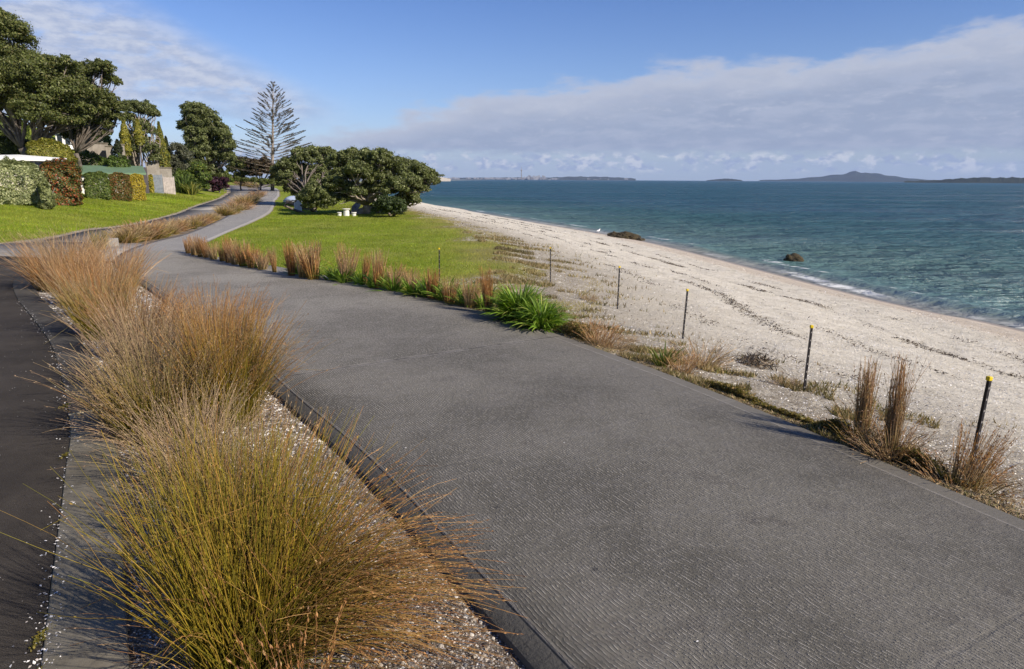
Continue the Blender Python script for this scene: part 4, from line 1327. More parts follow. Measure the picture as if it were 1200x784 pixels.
broad_tree('shrub', base_at(280, 92), 92, [(275, 198, 8), (284, 192, 9), (292, 202, 9), (280, 207, 6)],
           'dark green shrub below the leaning tree, left of the brown conifer', 5000, .22, POHU, 620, cat='shrub', trunk_r=.1, fork=.2)
broad_tree('conifer_bush', base_at(303, 90), 90, [(298, 194, 8), (306, 198, 9), (316, 200, 9), (310, 190, 6), (300, 204, 7), (325, 204, 6)],
           'low brown leaved conifer at the foot of the sparse pine', 6500, .2, [(.10, .07, .04, 3), (.06, .05, .025, 3), (.15, .10, .06, 1)], 630, cat='conifer', trunk_r=.12, fork=.2)
broad_tree('shrub', base_at(333, 88), 88, [(328, 202, 9), (338, 198, 9), (345, 206, 8), (322, 210, 6), (334, 211, 7)],
           'dark shrub behind the left end of the seaside trees', 5000, .22, POHU, 640, cat='shrub', trunk_r=.1, fork=.2)
broad_tree('shrub', base_at(300, 84), 84, [(278, 211, 4), (288, 211.5, 4), (298, 212, 4), (308, 213, 4), (318, 214, 4), (328, 215.5, 4)],
           'long low yellow green shrub border along the bend of the far road', 4000, .16, [(.12, .14, .03, 3), (.07, .09, .02, 2)], 650, cat='shrub', trunk_r=.05, fork=.2, depth=.1)


def cone_tree(name, px, tip, basepy, halfw, d, label, palette, seed, n=3500, leaf=.12, group=None):
    r = np.random.default_rng(seed)
    b = at(px, basepy, d); top = at(px, tip, d)
    g0 = gz(b.x, d)
    base = (b.x, d, min(g0, b.z))
    e = empty(name, base, 0, label, 'cypress', group)
    Ht = top.z - base[2]
    z0 = max(b.z - base[2], 0)
    R0 = halfw * d / FPX
    t = r.uniform(0, 1, n) ** .8
    z = z0 + (Ht - z0) * t
    rad = R0 * np.minimum(1.0, (1 - t) * 1.9 + .02) * (1 - .25 * (t < .1)) * r.uniform(.7, 1.08, n) * (1 + .12 * np.sin(t * 30 + r.uniform(0, 6)))
    a = r.uniform(0, 6.283, n)
    C = np.stack([np.cos(a) * rad, np.sin(a) * rad, z], 1)
    N = unit(np.stack([np.cos(a), np.sin(a), .3 + 0 * a], 1) + r.normal(0, .4, (n, 3)))
    V, q, c = leaf_quads(C, N, leaf, pick_cols(palette, n, r), r, .4)
    mesh_np('crown', V, quads=q, mat=M_LEAF, col=c, parent=e)
    tube_np('trunk', [([(0, 0, -.2), (0, 0, Ht * .5), (0, 0, Ht * .93)], [R0 * .25, R0 * .15, .02], 7)], M_BARK, e)
    return e


GOLD = [(0.26, 0.247, 0.03, 3), (0.156, 0.169, 0.025, 2), (0.364, 0.312, 0.05, 1)]
cone_tree('cypress_tree', 193, 143, 214, 7.5, 70, 'slim pointed golden green cypress standing alone against the sky', [(.15, .17, .025, 3), (.26, .23, .03, 2.5), (.07, .08, .015, 2)], 700, 5000)
cone_tree('cypress_tree', 200, 160, 218, 7, 76, 'darker cypress close behind the slim golden green one', [(.03, .04, .012, 3), (.05, .06, .02, 2)], 701, 4500)
cone_tree('cypress_tree', 149, 138, 182, 5.5, 63, 'golden tipped columnar conifer in the scraggy tree, the left of two', GOLD, 702, 2600)
cone_tree('cypress_tree', 164, 140, 170, 5, 63, 'golden tipped columnar conifer in the scraggy tree, the right of two', GOLD, 703, 2000)
cone_tree('cypress_tree', 139, 164, 180, 4, 60, 'small black green clipped cone on the terrace wall', [(.02, .03, .01, 3), (.035, .045, .015, 2)], 704, 1500)
cone_tree('cypress_tree', 156, 164, 190, 5, 67, 'short bushy yellow green cone below the scraggy tree', [(.10, .10, .02, 3), (.05, .06, .015, 3)], 705, 1800)


def norfolk_pine():
    d = 90
    r = np.random.default_rng(77)
    base = base_at(318, d)
    e = empty('norfolk_pine', base, 0, 'tall sparse symmetrical pine with thin upswept branches, centre left against the sky', 'pine tree')
    top = at(320, 97, d)
    Ht = top.z - base[2]
    tr = [((top.x - base[0]) * t, 0, Ht * t) for t in np.linspace(0, 1, 9)]
    tr[0] = (0, 0, -.3)
    tube_np('trunk', [(tr, list(np.linspace(.26, .03, 9)), 8)], M_BARK_PALE, e)
    chains = []
    C, T = [], []
    nw = 30
    m = d / FPX
    for w in range(nw):
        t = .16 + .83 * (w / (nw - 1)) ** .95
        z = Ht * t
        L = max(.25, (1 - t) ** .85 * 62 * m) * r.uniform(.85, 1.1)
        nb = 7 if t < .85 else 4
        ph = r.uniform(0, 6.28)
        for k in range(nb):
            a = ph + k * 2 * math.pi / nb + r.normal(0, .15)
            if r.uniform() < .08: continue
            up0 = .04 + .50 * t + r.normal(0, .05)
            l = L * r.uniform(.75, 1.1)
            pts = []
            for j in range(6):
                s = j / 5
                rise = math.tan(up0) * l * s * (.55 + .45 * s)
                pts.append(((top.x - base[0]) * t + math.cos(a) * l * s, math.sin(a) * l * s, z + rise))
            chains.append((pts, list(np.linspace(.034 * (1.3 - t), .009, 6)), 4))
            P_ = np.array(pts)
            nt = int(30 * l) + 6
            s = r.uniform(.2 if t > .35 else .1, 1.0, nt) ** .45 * 4.999
            i = s.astype(int); f = (s - i)[:, None]
            c = P_[i] * (1 - f) + P_[i + 1] * f
            td = unit(P_[i + 1] - P_[i])
            side = unit(np.stack([-td[:, 1], td[:, 0], 0 * td[:, 0]], 1)) * r.choice([-1, 1], nt)[:, None]
            dirn = unit(td * .8 + side * .6 + np.array([0, 0, .35]) + r.normal(0, .15, (nt, 3)))
            C.append(c + dirn * .14); T.append(dirn)
    C = np.concatenate(C); T = np.concatenate(T); n = len(C)
    B = unit(np.cross(T, r.normal(size=(n, 3))))
    s = (.13 * r.uniform(.6, 1.5, n))[:, None]
    V = np.stack([C - T * s, C + B * s * .17, C + T * s, C - B * s * .17], 1).reshape(-1, 3)
    cols = pick_cols([(.10, .08, .05, 3), (.06, .065, .03, 3), (.17, .12, .08, 2)], n, r)
    tube_np('branches', chains, M_BARK_PALE, e)
    mesh_np('needles', V, quads=np.arange(n * 4).reshape(n, 4), mat=M_LEAF, col=np.repeat(cols, 4, 0), parent=e)


norfolk_pine()


def face_frame(px0, px1, d):
    """a front facing the lane: centre x, y, width, turn; d is the forward distance of its centre"""
    pd = lambda px: math.atan2(*pix_dir(px, 208)[:2])
    a = pd((px0 + px1) / 2)
    Dr = d / math.cos(a)
    w = Dr * (math.tan(pd(px1) - a) - math.tan(pd(px0) - a))
    return d * math.tan(a), d, w, -a


# ------------------------------------------------------------------ hedges
def hedge(name, px0, px1, top, d, depth, label, palette, seed, n, leaf=.09, base=None, rough=.16, cat='hedge', group=None, slope=0.0, rounded=.25, flowers=None):
    r = np.random.default_rng(seed)
    fx, fy, w, rz = face_frame(px0, px1, d)
    zt = at((px0 + px1) / 2, top, d).z
    cx, cy = fx - math.sin(rz) * depth / 2, fy + math.cos(rz) * depth / 2
    g0 = base if base is not None else min(gz(cx + k * w / 2 * math.cos(rz), cy + k * w / 2 * math.sin(rz)) for k in (-1, 0, 1))
    h = zt - g0
    e = empty(name, (cx, cy, g0), rz, label, cat, group)
    m = int(n * 1.7); leaf *= .78; rounded = min(.6, rounded + .15); rough *= 1.25
    u = r.uniform(-1, 1, (m, 3))
    face = r.choice(3, m, p=np.array([h * depth, h * w, w * depth]) / (h * depth + h * w + w * depth))
    sg = np.where(r.uniform(size=m) < .5, -1, 1)
    sg = np.where(face == 2, 1, sg)
    u[np.arange(m), face] = sg
    nr = np.zeros((m, 3)); nr[np.arange(m), face] = sg
    q = u.copy()
    ln = np.linalg.norm(q, axis=1, keepdims=True)
    q = q * (1 - rounded) + q / ln * 1.25 * rounded
    C = q * np.array([w / 2, depth / 2, h / 2]) + np.array([0, 0, h / 2])
    lump = vnoise(C[:, 0] * 1.0 + C[:, 1], C[:, 2] * 1.2 + C[:, 1] * .6, .9, seed) * rough + vnoise(C[:, 0], C[:, 2], .3, seed + 1) * rough * .5
    C = C + nr * (lump - r.uniform(0, .25, m) ** 1.0 * .8)[:, None]
    C[:, 2] += slope * C[:, 0]
    C[:, 2] = np.maximum(C[:, 2], .02)
    N = unit(nr + r.normal(0, .55, (m, 3)) + np.array([0, 0, .25]))
    V, Q, c = leaf_quads(C, N, leaf, np.clip(pick_cols(palette, m, r) * 1.3, 0, .9), r, .5)
    mesh_np('foliage', V, quads=Q, mat=M_LEAF, col=c, parent=e)
    chains = []
    for k in range(max(3, int(w * 1.5))):
        x = -w / 2 + w * (k + .5) / max(3, int(w * 1.5))
        chains.append((bent((x, 0, -.1), (x + r.normal(0, .2), r.normal(0, .1), h * .75 + slope * x), r, 4, .1), [.05, .045, .035, .03, .02], 5))
    tube_np('stems', chains, M_BARK, e)
    return e


GREY_G = [(0.25, 0.275, 0.132, 3), (0.163, 0.188, 0.083, 3), (0.375, 0.388, 0.209, 1.5)]
hedge('shrub', -60, 50, 190, 38, 2.6, 'large grey green shrub at the lawn\'s left edge, in front of the white garage', GREY_G, 800, 17000, .075, rough=.4, cat='shrub', rounded=.5)
hedge('shrub', 44, 57, 212, 38.2, 1.4, 'paler yellowish end of growth between the grey green shrub and the red tipped bush', [(.24, .26, .11, 3), (.15, .17, .07, 2)], 801, 3500, .07, rough=.3, cat='shrub', rounded=.6)
hedge('shrub', 48, 91, 193, 41.5, 2.2, 'square bush with red young leaves, between the grey green shrub and the white shed wall', [(.06, .08, .02, 4), (.10, .11, .03, 3), (.30, .07, .03, 2.2), (.22, .13, .03, 2)], 802, 12000, .08, rough=.3, rounded=.3, cat='shrub')
hedge('hedge', 98, 127, 203, 49, 1.6, 'clipped green hedge block in front of the green roofed shed, leftmost of three', [(.10, .14, .03, 3), (.06, .09, .02, 2), (.17, .19, .05, 1)], 803, 8000, .075, rough=.12, group='clipped hedge blocks in front of the shed', rounded=.3)
hedge('hedge', 127, 152, 204.5, 50.5, 1.5, 'clipped hedge block with reddish brown tints, middle of three by the shed', [(.16, .10, .03, 3), (.08, .10, .02, 3), (.22, .09, .03, 1)], 804, 7000, .075, rough=.12, group='clipped hedge blocks in front of the shed', rounded=.2)
hedge('hedge', 150, 168.5, 205, 53, 1.4, 'clipped golden yellow hedge block, rightmost of three by the shed', [(.38, .30, .03, 3), (.27, .22, .03, 2), (.45, .36, .06, 1)], 805, 5000, .075, rough=.1, group='clipped hedge blocks in front of the shed', rounded=.2)
hedge('hedge', 36, 88, 166, 47, 3.0, 'yellow green clipped hedge rising behind the white garage', [(.21, .20, .03, 3), (.13, .14, .025, 3), (.28, .24, .05, 1)], 806, 15000, .085, rough=.2, rounded=.5)
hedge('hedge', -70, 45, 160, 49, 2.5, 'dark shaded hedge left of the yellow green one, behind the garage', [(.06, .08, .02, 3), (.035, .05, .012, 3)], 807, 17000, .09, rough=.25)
hedge('hedge', -60, 42, 141, 56, 2.5, 'bright green sloping bushes under the limbs of the tallest tree', [(.12, .16, .035, 3), (.08, .11, .025, 2), (.17, .2, .05, 1)], 808, 15000, .11, rough=.5, rounded=.4)
hedge('hedge', 94, 128, 180, 57, 2.0, 'green hedge running down the terrace above the dark sloping roof', [(.09, .13, .02, 3), (.06, .09, .02, 2)], 809, 6000, .09, rough=.2, slope=-.35)
hedge('hedge', 126, 152, 184, 56, 2.0, 'loose leafy garden bed right of the terrace hedge, above the green shed roof', [(.10, .15, .03, 3), (.06, .09, .02, 2)], 810, 5000, .1, rough=.35, rounded=.5)
hedge('shrub', 112, 136, 160, 68, 2.0, 'small green bushes in front of the white house', [(.10, .13, .03, 3), (.06, .08, .02, 2)], 811, 3500, .12, rough=.35, cat='shrub', rounded=.5)
hedge('shrub', 206, 215, 199, 69, 1.2, 'low spiky green shrub beside the pale timber gate', [(.13, .18, .04, 3), (.08, .11, .02, 2)], 812, 1800, .13, rough=.3, cat='shrub', rounded=.5)
tp = P0(212, 227)
strap_plant('flax_plant', base_at(214, 68), 'upright green flax clump at the right of the pale gate', 'flax plant', 110, 2.3, .05, 813, [(.13, .19, .04, 3), (.08, .12, .03, 2)], .6, .5)
strap_plant('flax_plant', base_at(223, 67), 'yellow striped flax clump at the lawn corner before the bright shrub', 'flax plant', 90, 1.5, .05, 814, [(.28, .27, .06, 3), (.14, .18, .04, 2)], .7, .6)

# ------------------------------------------------------------------ buildings and walls on the left
M_WHITE = plain('white_paint', (.78, .78, .77), .5, .3, .05, 3)
M_CREAM = plain('cream_board', (.62, .58, .48), .6, .3, .08, 3)
M_GREENROOF = plain('green_roof', (.15, .24, .14), .5, .4, .12, 2)
M_DARKROOF = plain('dark_roof', (.085, .075, .08), .7, .3, .2, 2)
M_GLASS = plain('dark_glass', (.03, .04, .05), .08, .6, .2, 1)
M_TIMBER = plain('weathered_timber', (.30, .29, .29), .85, .2, .25, 4, .01)
M_PINKT = plain('pale_timber', (.46, .41, .38), .85, .2, .2, 4, .01)
M_BLUET = plain('blue_grey_board', (.20, .23, .27), .8, .2, .2, 4)
M_ROOFW = plain('pale_roof', (.55, .57, .60), .5, .4, .08, 2)


def span(px0, px1, d): return at(px0, 208, d).x, at(px1, 208, d).x


def dgr(px, py): return float(P(px, py).y)


def zpx(py, d, px=100): return at(px, py, d).z


# white garage
d = 43
fx, fy, w, rz = face_frame(-60, 79, d)
zt = zpx(189, d); g0 = gz(fx, d) - 2
g = empty('garage', (fx, fy, gz(fx, d)), rz, 'low white garage with pale roof half hidden behind the grey green shrub', 'garage')
bx = g.location
MB().box((0, 2.5, (zt + g0) / 2 - bx.z), (w, 5, zt - g0)).build('wall', M_CREAM, g)
zr = zpx(181.5, d) - bx.z
zt2 = zt - bx.z
rf = MB()
rf.v = [(-w / 2 - .2, -.3, zt2 + .02), (w / 2 + .2, -.3, zt2 + .02), (w / 2 + .2, 5.3, zt2 + .02), (-w / 2 - .2, 5.3, zt2 + .02),
        (-w / 2 - .2, -.3, zt2 + .22), (w / 2 + .2, -.3, zt2 + .22), (w / 2 + .2, 5.3, zt2 + .22), (-w / 2 - .2, 5.3, zt2 + .22),
        (w * .12, -.3, zr), (w * .12, 5.3, zr)]
rf.f = [(0, 3, 2, 1), (0, 1, 5, 8, 4), (3, 7, 9, 6, 2), (0, 4, 7, 3), (1, 2, 6, 5), (4, 8, 9, 7), (8, 5, 6, 9)]
roof = rf.build('roof', M_ROOFW, g)
MB().box((0, -.33, zt2 + .1), (w + .4, .05, .16)).build('fascia', M_WHITE, roof)
MB().box((w * .27, -.02, zt2 - .25), (w * .3, .04, .4)).build('window', M_GLASS, g)
MB().box((w * .1, -.03, zt2 - .6), (.12, .06, 1.2)).build('trim', M_WHITE, g)

# green roofed shed
d = 53
cx, fy, w, rz = face_frame(89, 168, d)
g = empty('shed', (cx, d, gz(cx, d)), rz, 'long low white shed with a green roof behind the clipped hedge blocks', 'shed')
bz = g.location.z
ze = zpx(204.5, d) - bz; zr = zpx(196, d + 4) - bz
MB().box((0, 2, (ze - .3) / 2), (w, 4, ze + .3)).build('wall', M_WHITE, g)
rf = MB()
a_, b_2 = -w / 2 - .25, w / 2 + .25
rf.v = [(a_, -.35, ze), (b_2, -.35, ze), (b_2, 4.3, zr), (a_, 4.3, zr), (a_, -.35, ze + .14), (b_2, -.35, ze + .14), (b_2, 4.3, zr + .14), (a_, 4.3, zr + .14)]
rf.f = [(0, 3, 2, 1), (4, 5, 6, 7), (0, 1, 5, 4), (1, 2, 6, 5), (2, 3, 7, 6), (3, 0, 4, 7)]
rf.build('roof', M_GREENROOF, g)
MB().box((w / 2 - .08, -.03, ze / 2), (.16, .06, ze)).build('corner_post', M_WHITE, g)
MB().box((-w / 2 + 1.1, -.03, ze * .45), (.8, .05, ze * .85)).build('door', M_CREAM, g)

# dark sloping roof
d = 60
cx, fy, w, rz = face_frame(86, 128, d)
g = empty('outhouse', (cx, d, gz(cx, d)), rz, 'outhouse with a dark purple grey sloping roof above the green shed roof', 'outhouse')
bz = g.location.z
zl, zr_ = zpx(177, d) - bz, zpx(197, d) - bz
MB().prism([(-w / 2 + .2, .3), (w / 2 - .2, .3), (w / 2 - .2, 3.7), (-w / 2 + .2, 3.7)], -1, [zl - .4, zr_ - .25, zr_ - .25, zl - .4]).build('wall', M_WALLC, g)
MB().prism([(-w / 2, 0), (w / 2, 0), (w / 2, 4), (-w / 2, 4)], [zl - 1.1, zr_ - .3, zr_ - .2, zl - .2], [zl - .9, zr_ - .1, zr_, zl]).build('roof', M_DARKROOF, g)

# house on the hill
d = 78
cx, fy, w, rz = face_frame(72, 134, d)
g = empty('house', (cx, d, gz(cx, d)), rz, 'white house glimpsed under the flat topped tree on the hill', 'house')
bz = g.location.z
zt = zpx(154, d) - bz
zb = zpx(172, d) - bz
MB().box((0, 3, (zt - .5) / 2), (w, 6, zt + .5)).build('wall', M_WHITE, g)
MB().prism([(-w / 2 - .5, -.8), (w / 2 + .5, -.8), (w / 2 + .5, 6.5), (-w / 2 - .5, 6.5)], zt + .01, [zt + .2, zt + .2, zt + 1.3, zt + 1.3]).build('roof', M_DARKROOF, g)
for k in range(7):
    x = -w / 2 + w * (k + .5) / 7
    wd = MB().box((x, -.02, zt - .95), (w / 7 * .6, .06, 1.1)).build('window', M_GLASS, g)
    MB().box((x, -.05, zt - 1.53), (w / 7 * .66, .1, .06)).build('sill', M_WHITE, wd)
MB().box((0, -.9, zt - 1.9), (w * .9, 1.6, .15)).build('balcony', M_WHITE, g)

# terrace walls and gate
for (px0, px1, top, d, dep, lab) in [(97, 113, 165, 60, 1.0, 'sunlit concrete terrace wall block directly below the white house'),
                                     (112, 131, 168.5, 61, 1.0, 'wider concrete terrace wall right of the tall block, behind the terrace hedge'),
                                     (128, 136, 172, 60, 1.0, 'short stub of concrete terrace wall left of the small black green cone'),
                                     (141, 150, 170, 62, 1.2, 'pale rendered wall piece between the small clipped cone and the golden conifer'),
                                     (150, 163, 183, 66, 1.0, 'concrete retaining wall low on the terrace under the scraggy tree'),
                                     (172, 188, 191, 65.5, 1.2, 'brown concrete wall block directly above the timber gate'),
                                     (184, 202, 197, 66, 1.0, 'mossy concrete wall behind the pale timber gate')]:
    cx, fy, w, rz = face_frame(px0, px1, d); gz0 = gz(cx, d)
    e = empty('retaining_wall', (cx, d, gz0), rz, lab, 'wall')
    zt = zpx(top, d, px0) - gz0
    MB().box((0, dep / 2, (zt - 1.5) / 2), (w, dep, zt + 1.5)).build('wall_block', M_WALLC, e)
    MB().box((0, dep / 2, zt + .05), (w + .12, dep + .12, .1)).build('coping', M_KERB, e, bevel=.02)
for (px0, px1, top, bot, d, mt, nb, lab, nm, cat) in [
        (168, 173.5, 196, 226, 61, M_DARKROOF, 1, 'dark slab post at the right end of the green roofed shed', 'gate_post', 'gate post'),
        (179, 190, 205, 226, 63.5, M_BLUET, 6, 'blue grey timber gate of upright boards', 'timber_gate', 'gate'),
        (190.6, 204, 208, 226, 64.5, M_PINKT, 7, 'pale pinkish timber gate right of the blue grey one', 'timber_gate', 'gate')]:
    cx, fy, w, rz = face_frame(px0, px1, d); gz0 = gz(cx, d)
    e = empty(nm, (cx, d, gz0), rz, lab, cat)
    zt = zpx(top, d, px0) - gz0
    mb = MB()
    for k in range(nb):
        mb.box((-w / 2 + w * (k + .5) / nb, 0, zt / 2 - .1 + (.02 * (k % 2))), (w / nb * .9, .05, zt + .2))
    mb.build('board_panel' if nb > 1 else 'slab', mt, e)
    if nb > 1:
        for zz in (.8, .25): MB().box((0, .05, zt * zz), (w, .05, .12)).build('rail', mt, e)
        for s in (-1, 1): MB().box((s * (w / 2 - .05), .08, zt / 2), (.12, .12, zt + .2)).build('post', M_TIMBER, e)
hedge('climber', 174, 179, 205, 62.5, .5, 'narrow yellow leaved climber between the dark slab post and the blue grey gate', [(.36, .30, .04, 3), (.2, .2, .03, 2)], 820, 900, .09, rough=.05, cat='climbing plant')

# pale block at the crossing
p = P0(132, 288)
e = empty('stone_block', ground_loc(p[0], p[1]), .5, 'pale stone block on the ground at the end of the planting strip by the crossing', 'stone block')
MB().box((0, 0, .15), (.42, .3, .36)).build('block', M_CROSS, e, bevel=.03)

# ------------------------------------------------------------------ marker posts
M_POST, g, out = new_mat('black_post')
tc = g.n('ShaderNodeTexCoord').outputs['Object']
x, y, z = g.sep(tc)
fz = g.m('ABSOLUTE', g.m('SUBTRACT', g.m('FRACT', g.m('MULTIPLY', z, 9.0)), .5))
dot = g.m('MULTIPLY', g.ss(fz, .12, .06), g.ss(g.m('ABSOLUTE', x), .009, .005))
base = g.mix(g.ss(g.noise(tc, 20, 4, .6), .4, .7), (.012, .011, .014), (.03, .027, .03))
base = g.mix(g.m('MULTIPLY', dot, .8), base, (.35, .33, .32))
principled(g, out, base, .5, .35)
M_YEL = plain('yellow_plastic', (.75, .55, .02), .4, .4, .08, 8)
posts = [(515, 333, 293, 'black marker post with yellow cap on the lawn edge, leftmost of the six'),
         (645, 330, 292, 'black marker post on the beach, second from the left and smallest looking'),
         (723.5, 362, 314, 'black marker post with yellow cap, third from the left'),
         (800, 397, 340, 'black marker post with yellow cap, fourth from the left'),
         (942, 458, 381, 'black marker post with yellow cap, second from the right'),
         (1137, 552, 436, 'nearest marker post with bright yellow cap, rightmost above wispy orange grass')]
pmesh = {}
for i, (px, py, tp_, lab) in enumerate(posts):
    p = P(px, py)
    hgt = (py - tp_) / FPX * p.y * 1.03
    e = empty('marker_post', tuple(p), random.uniform(-.3, .3), lab, 'marker post', 'black marker posts with yellow caps along the beach')
    e.rotation_euler.x = random.uniform(-.02, .02); e.rotation_euler.y = [.01, -.02, .015, .03, .02, .045][i]
    mb = MB()
    mb.box((0, 0, hgt / 2 - .1), (.027, .027, hgt + .2))
    mb.box((0, .017, hgt / 2 - .1), (.007, .016, hgt + .19))
    mb.build('stake', M_POST, e)
    MB().box((0, .006, hgt + .012), (.044, .044, .042)).build('cap', M_YEL, e, bevel=.008)

# ------------------------------------------------------------------ furniture on the lawn
M_CONW = plain('white_concrete', (.72, .71, .68), .7, .2, .08, 4)


def lathe(mb, prof, n=18, c=(0, 0)):
    b = len(mb.v)
    for (r_, z_) in prof:
        for k in range(n):
            a = 2 * math.pi * k / n
            mb.v.append((c[0] + r_ * math.cos(a), c[1] + r_ * math.sin(a), z_))
    for i in range(len(prof) - 1):
        for k in range(n):
            k2 = (k + 1) % n
            mb.f.append((b + i * n + k, b + i * n + k2, b + (i + 1) * n + k2, b + (i + 1) * n + k))
    mb.f.append(tuple(b + k for k in reversed(range(n))))
    mb.f.append(tuple(b + (len(prof) - 1) * n + k for k in range(n)))
    return mb


p = P(406, 253)
e = empty('garden_table', tuple(p), 0, 'small white pedestal table on the lawn before the beach tree', 'table')
lathe(MB(), [(.2, -.05), (.19, .3), (.16, .42)]).build('pedestal', M_CONW, e, smooth=False)
lathe(MB(), [(.26, .42), (.27, .45), (.26, .48)]).build('tabletop', M_CONW, e)
for (px, lab) in [(398, 'low white stool left of the white table'), (415, 'low white stool right of the white table')]:
    p = P(px, 253)
    e = empty('stool', tuple(p), 0, lab, 'stool', 'white stools at the table')
    lathe(MB(), [(.13, -.05), (.125, .16), (.11, .18)]).build('pedestal', M_CONW, e)
    lathe(MB(), [(.16, .18), (.17, .21), (.155, .24)]).build('seat', M_CONW, e)
p = P(349.5, 247)
e = empty('litter_bin', tuple(p), .25, 'square grey slatted litter bin standing on the lawn left of the olive shrub', 'litter bin')
hb = 10.5 / FPX * p.y; wb = 7.5 / FPX * p.y
M_BIN = plain('grey_bin', (.6, .61, .63), .6, .3, .1, 6)
mb = MB()
for k in range(5):
    mb.box((-wb / 2 + wb * (k + .5) / 5, -wb / 2, hb / 2), (wb / 5 * .85, .03, hb)).box((-wb / 2 + wb * (k + .5) / 5, wb / 2, hb / 2), (wb / 5 * .85, .03, hb))
    mb.box((-wb / 2, -wb / 2 + wb * (k + .5) / 5, hb / 2), (.03, wb / 5 * .85, hb)).box((wb / 2, -wb / 2 + wb * (k + .5) / 5, hb / 2), (.03, wb / 5 * .85, hb))
mb.build('slatted_body', M_BIN, e)
MB().box((0, 0, hb * .45), (wb * .9, wb * .9, hb * .9)).build('liner', M_DARKROOF, e)
MB().box((0, 0, hb + .03), (wb * 1.12, wb * 1.12, .06)).build('lid', M_BIN, e, bevel=.02)

# upturned dinghy
p = P(349, 224)
M_HULL = plain('pale_blue_hull', (.42, .50, .66), .35, .5, .06, 3)
d_ = 62
c = at(349, 225, d_)
e = empty('dinghy', (c.x, d_, gz(c.x, d_)), .1, 'pale blue upturned dinghy with white rim in the shade of the seaside trees', 'dinghy')
mb = MB(); L_, Wd, Hh = 2.6, .6, .5
n_s, n_c = 13, 9
for i in range(n_s):
    t = i / (n_s - 1) * 2 - 1
    wv = Wd * (1 - abs(t) ** 2.4) ** .6 if abs(t) < 1 else .02
    wv = max(wv, .03); hv = Hh * (1 - .5 * abs(t) ** 3) * (.35 + .65 * min(1, wv / Wd * 1.3))
    for k in range(n_c):
        a = math.pi * k / (n_c - 1)
        mb.v.append((t * L_ / 2, -math.cos(a) * wv, .06 + math.sin(a) ** .8 * hv))
for i in range(n_s - 1):
    for k in range(n_c - 1):
        o = i * n_c + k
        mb.f.append((o, o + 1, o + n_c + 1, o + n_c))
hull = mb.build('hull', M_HULL, e, smooth=True)
so = hull.modifiers.new('solid', 'SOLIDIFY'); so.thickness = .03
rim = []
for i in range(n_s):
    rim.append(hull.data.vertices[i * n_c].co.copy())
for i in reversed(range(n_s)):
    rim.append(hull.data.vertices[i * n_c + n_c - 1].co.copy())
rim.append(rim[0].copy())
MB().tube([tuple(v) for v in rim], [.05] * len(rim), 6).build('rim', M_WHITE, e, smooth=True)

# ------------------------------------------------------------------ rocks, gull, heaps
M_ROCK, g, out = new_mat('weedy_rock')
tc = g.n('ShaderNodeTexCoord').outputs['Object']
b0 = g.mix(g.ss(g.noise(tc, 3, 6, .7), .35, .65), (.035, .028, .018), (.10, .075, .035))
b0 = g.mix(g.ss(g.noise(tc, 9, 5, .7), .55, .7), b0, (.03, .045, .02))
principled(g, out, b0, .75, .3, g.bump(g.noise(tc, 8, 8, .75), 1.0, .12))


def rock(name, c, size, label, seed, cat='rock', lumps=5):
    r = np.random.default_rng(seed)
    import bmesh
    bm = bmesh.new()
    for k in range(lumps):
        f = r.uniform(.35, .75)
        m = Matrix.Translation((r.uniform(-.6, .6) * size[0] * (1 - f), r.uniform(-.5, .5) * size[1], -.1 * size[2])) @ Matrix.Diagonal((size[0] * f, size[1] * r.uniform(.5, .9), size[2] * r.uniform(.6, 1.1), 1))
        bmesh.ops.create_icosphere(bm, subdivisions=4, radius=1.0, matrix=m)
    for v in bm.verts:
        q = v.co
        n = vnoise(np.array([q.x * 1.3 + q.z]), np.array([q.y * 1.3 - q.z * .7]), .5, seed)[0] + .6 * vnoise(np.array([q.x + q.z * 2]), np.array([q.y + q.z]), .17, seed + 1)[0]
        v.co = q * (1 + .20 * n)
        v.co.z += .16 * size[2] * n
    me = D.meshes.new(name); bm.to_mesh(me); bm.free()
    me.materials.append(M_ROCK)
    o = D.objects.new(name, me); COL.objects.link(o)
    o.location = c
    return tag(o, label, cat)



c = at(731, 276, 48); c.z = SEA_Z + .15
rp_ = P(731, 279)
rock('reef_rock', (rp_.x, rp_.y, rp_.z + .05), (1.8, 1.0, .44), 'long dark weed covered rock lying at the waterline, left of the other rock', 900, lumps=7)
pr = at(929, 302, 33.5)
rock('boulder', (at(929, 300, 40.5).x, 40.5, SEA_Z + .02), (.7, .55, .40), 'brown boulder standing in the shallow water, right of the long dark rock', 901, lumps=4)
c = P(742, 277)
rock('stone', tuple(P(751, 282)), (.45, .35, .28), 'small dark stone at the right tip of the long dark rock', 902, lumps=3)

M_GULL = plain('gull_white', (.8, .8, .8), .7, .2, .03, 4)
p = P(701, 273)
e = empty('gull', (p[0], p[1], p[2]), .6, 'tiny white gull standing on the sand left of the long dark rock', 'gull')
mb = MB()
mb.tube([(-.22, 0, .16), (-.12, 0, .18), (0, 0, .2), (.1, 0, .23), (.15, 0, .30), (.19, 0, .345), (.23, 0, .34)], [.012, .05, .085, .075, .04, .038, .012], 10)
mb.tube([(.02, .03, .14), (.025, .03, 0)], [.008, .006], 5).tube([(.02, -.03, .14), (.025, -.03, 0)], [.008, .006], 5)
mb.build('body', M_GULL, e, smooth=True)
MB().tube([(.235, 0, .34), (.27, 0, .33)], [.01, .003], 6).build('beak', M_YEL, e)


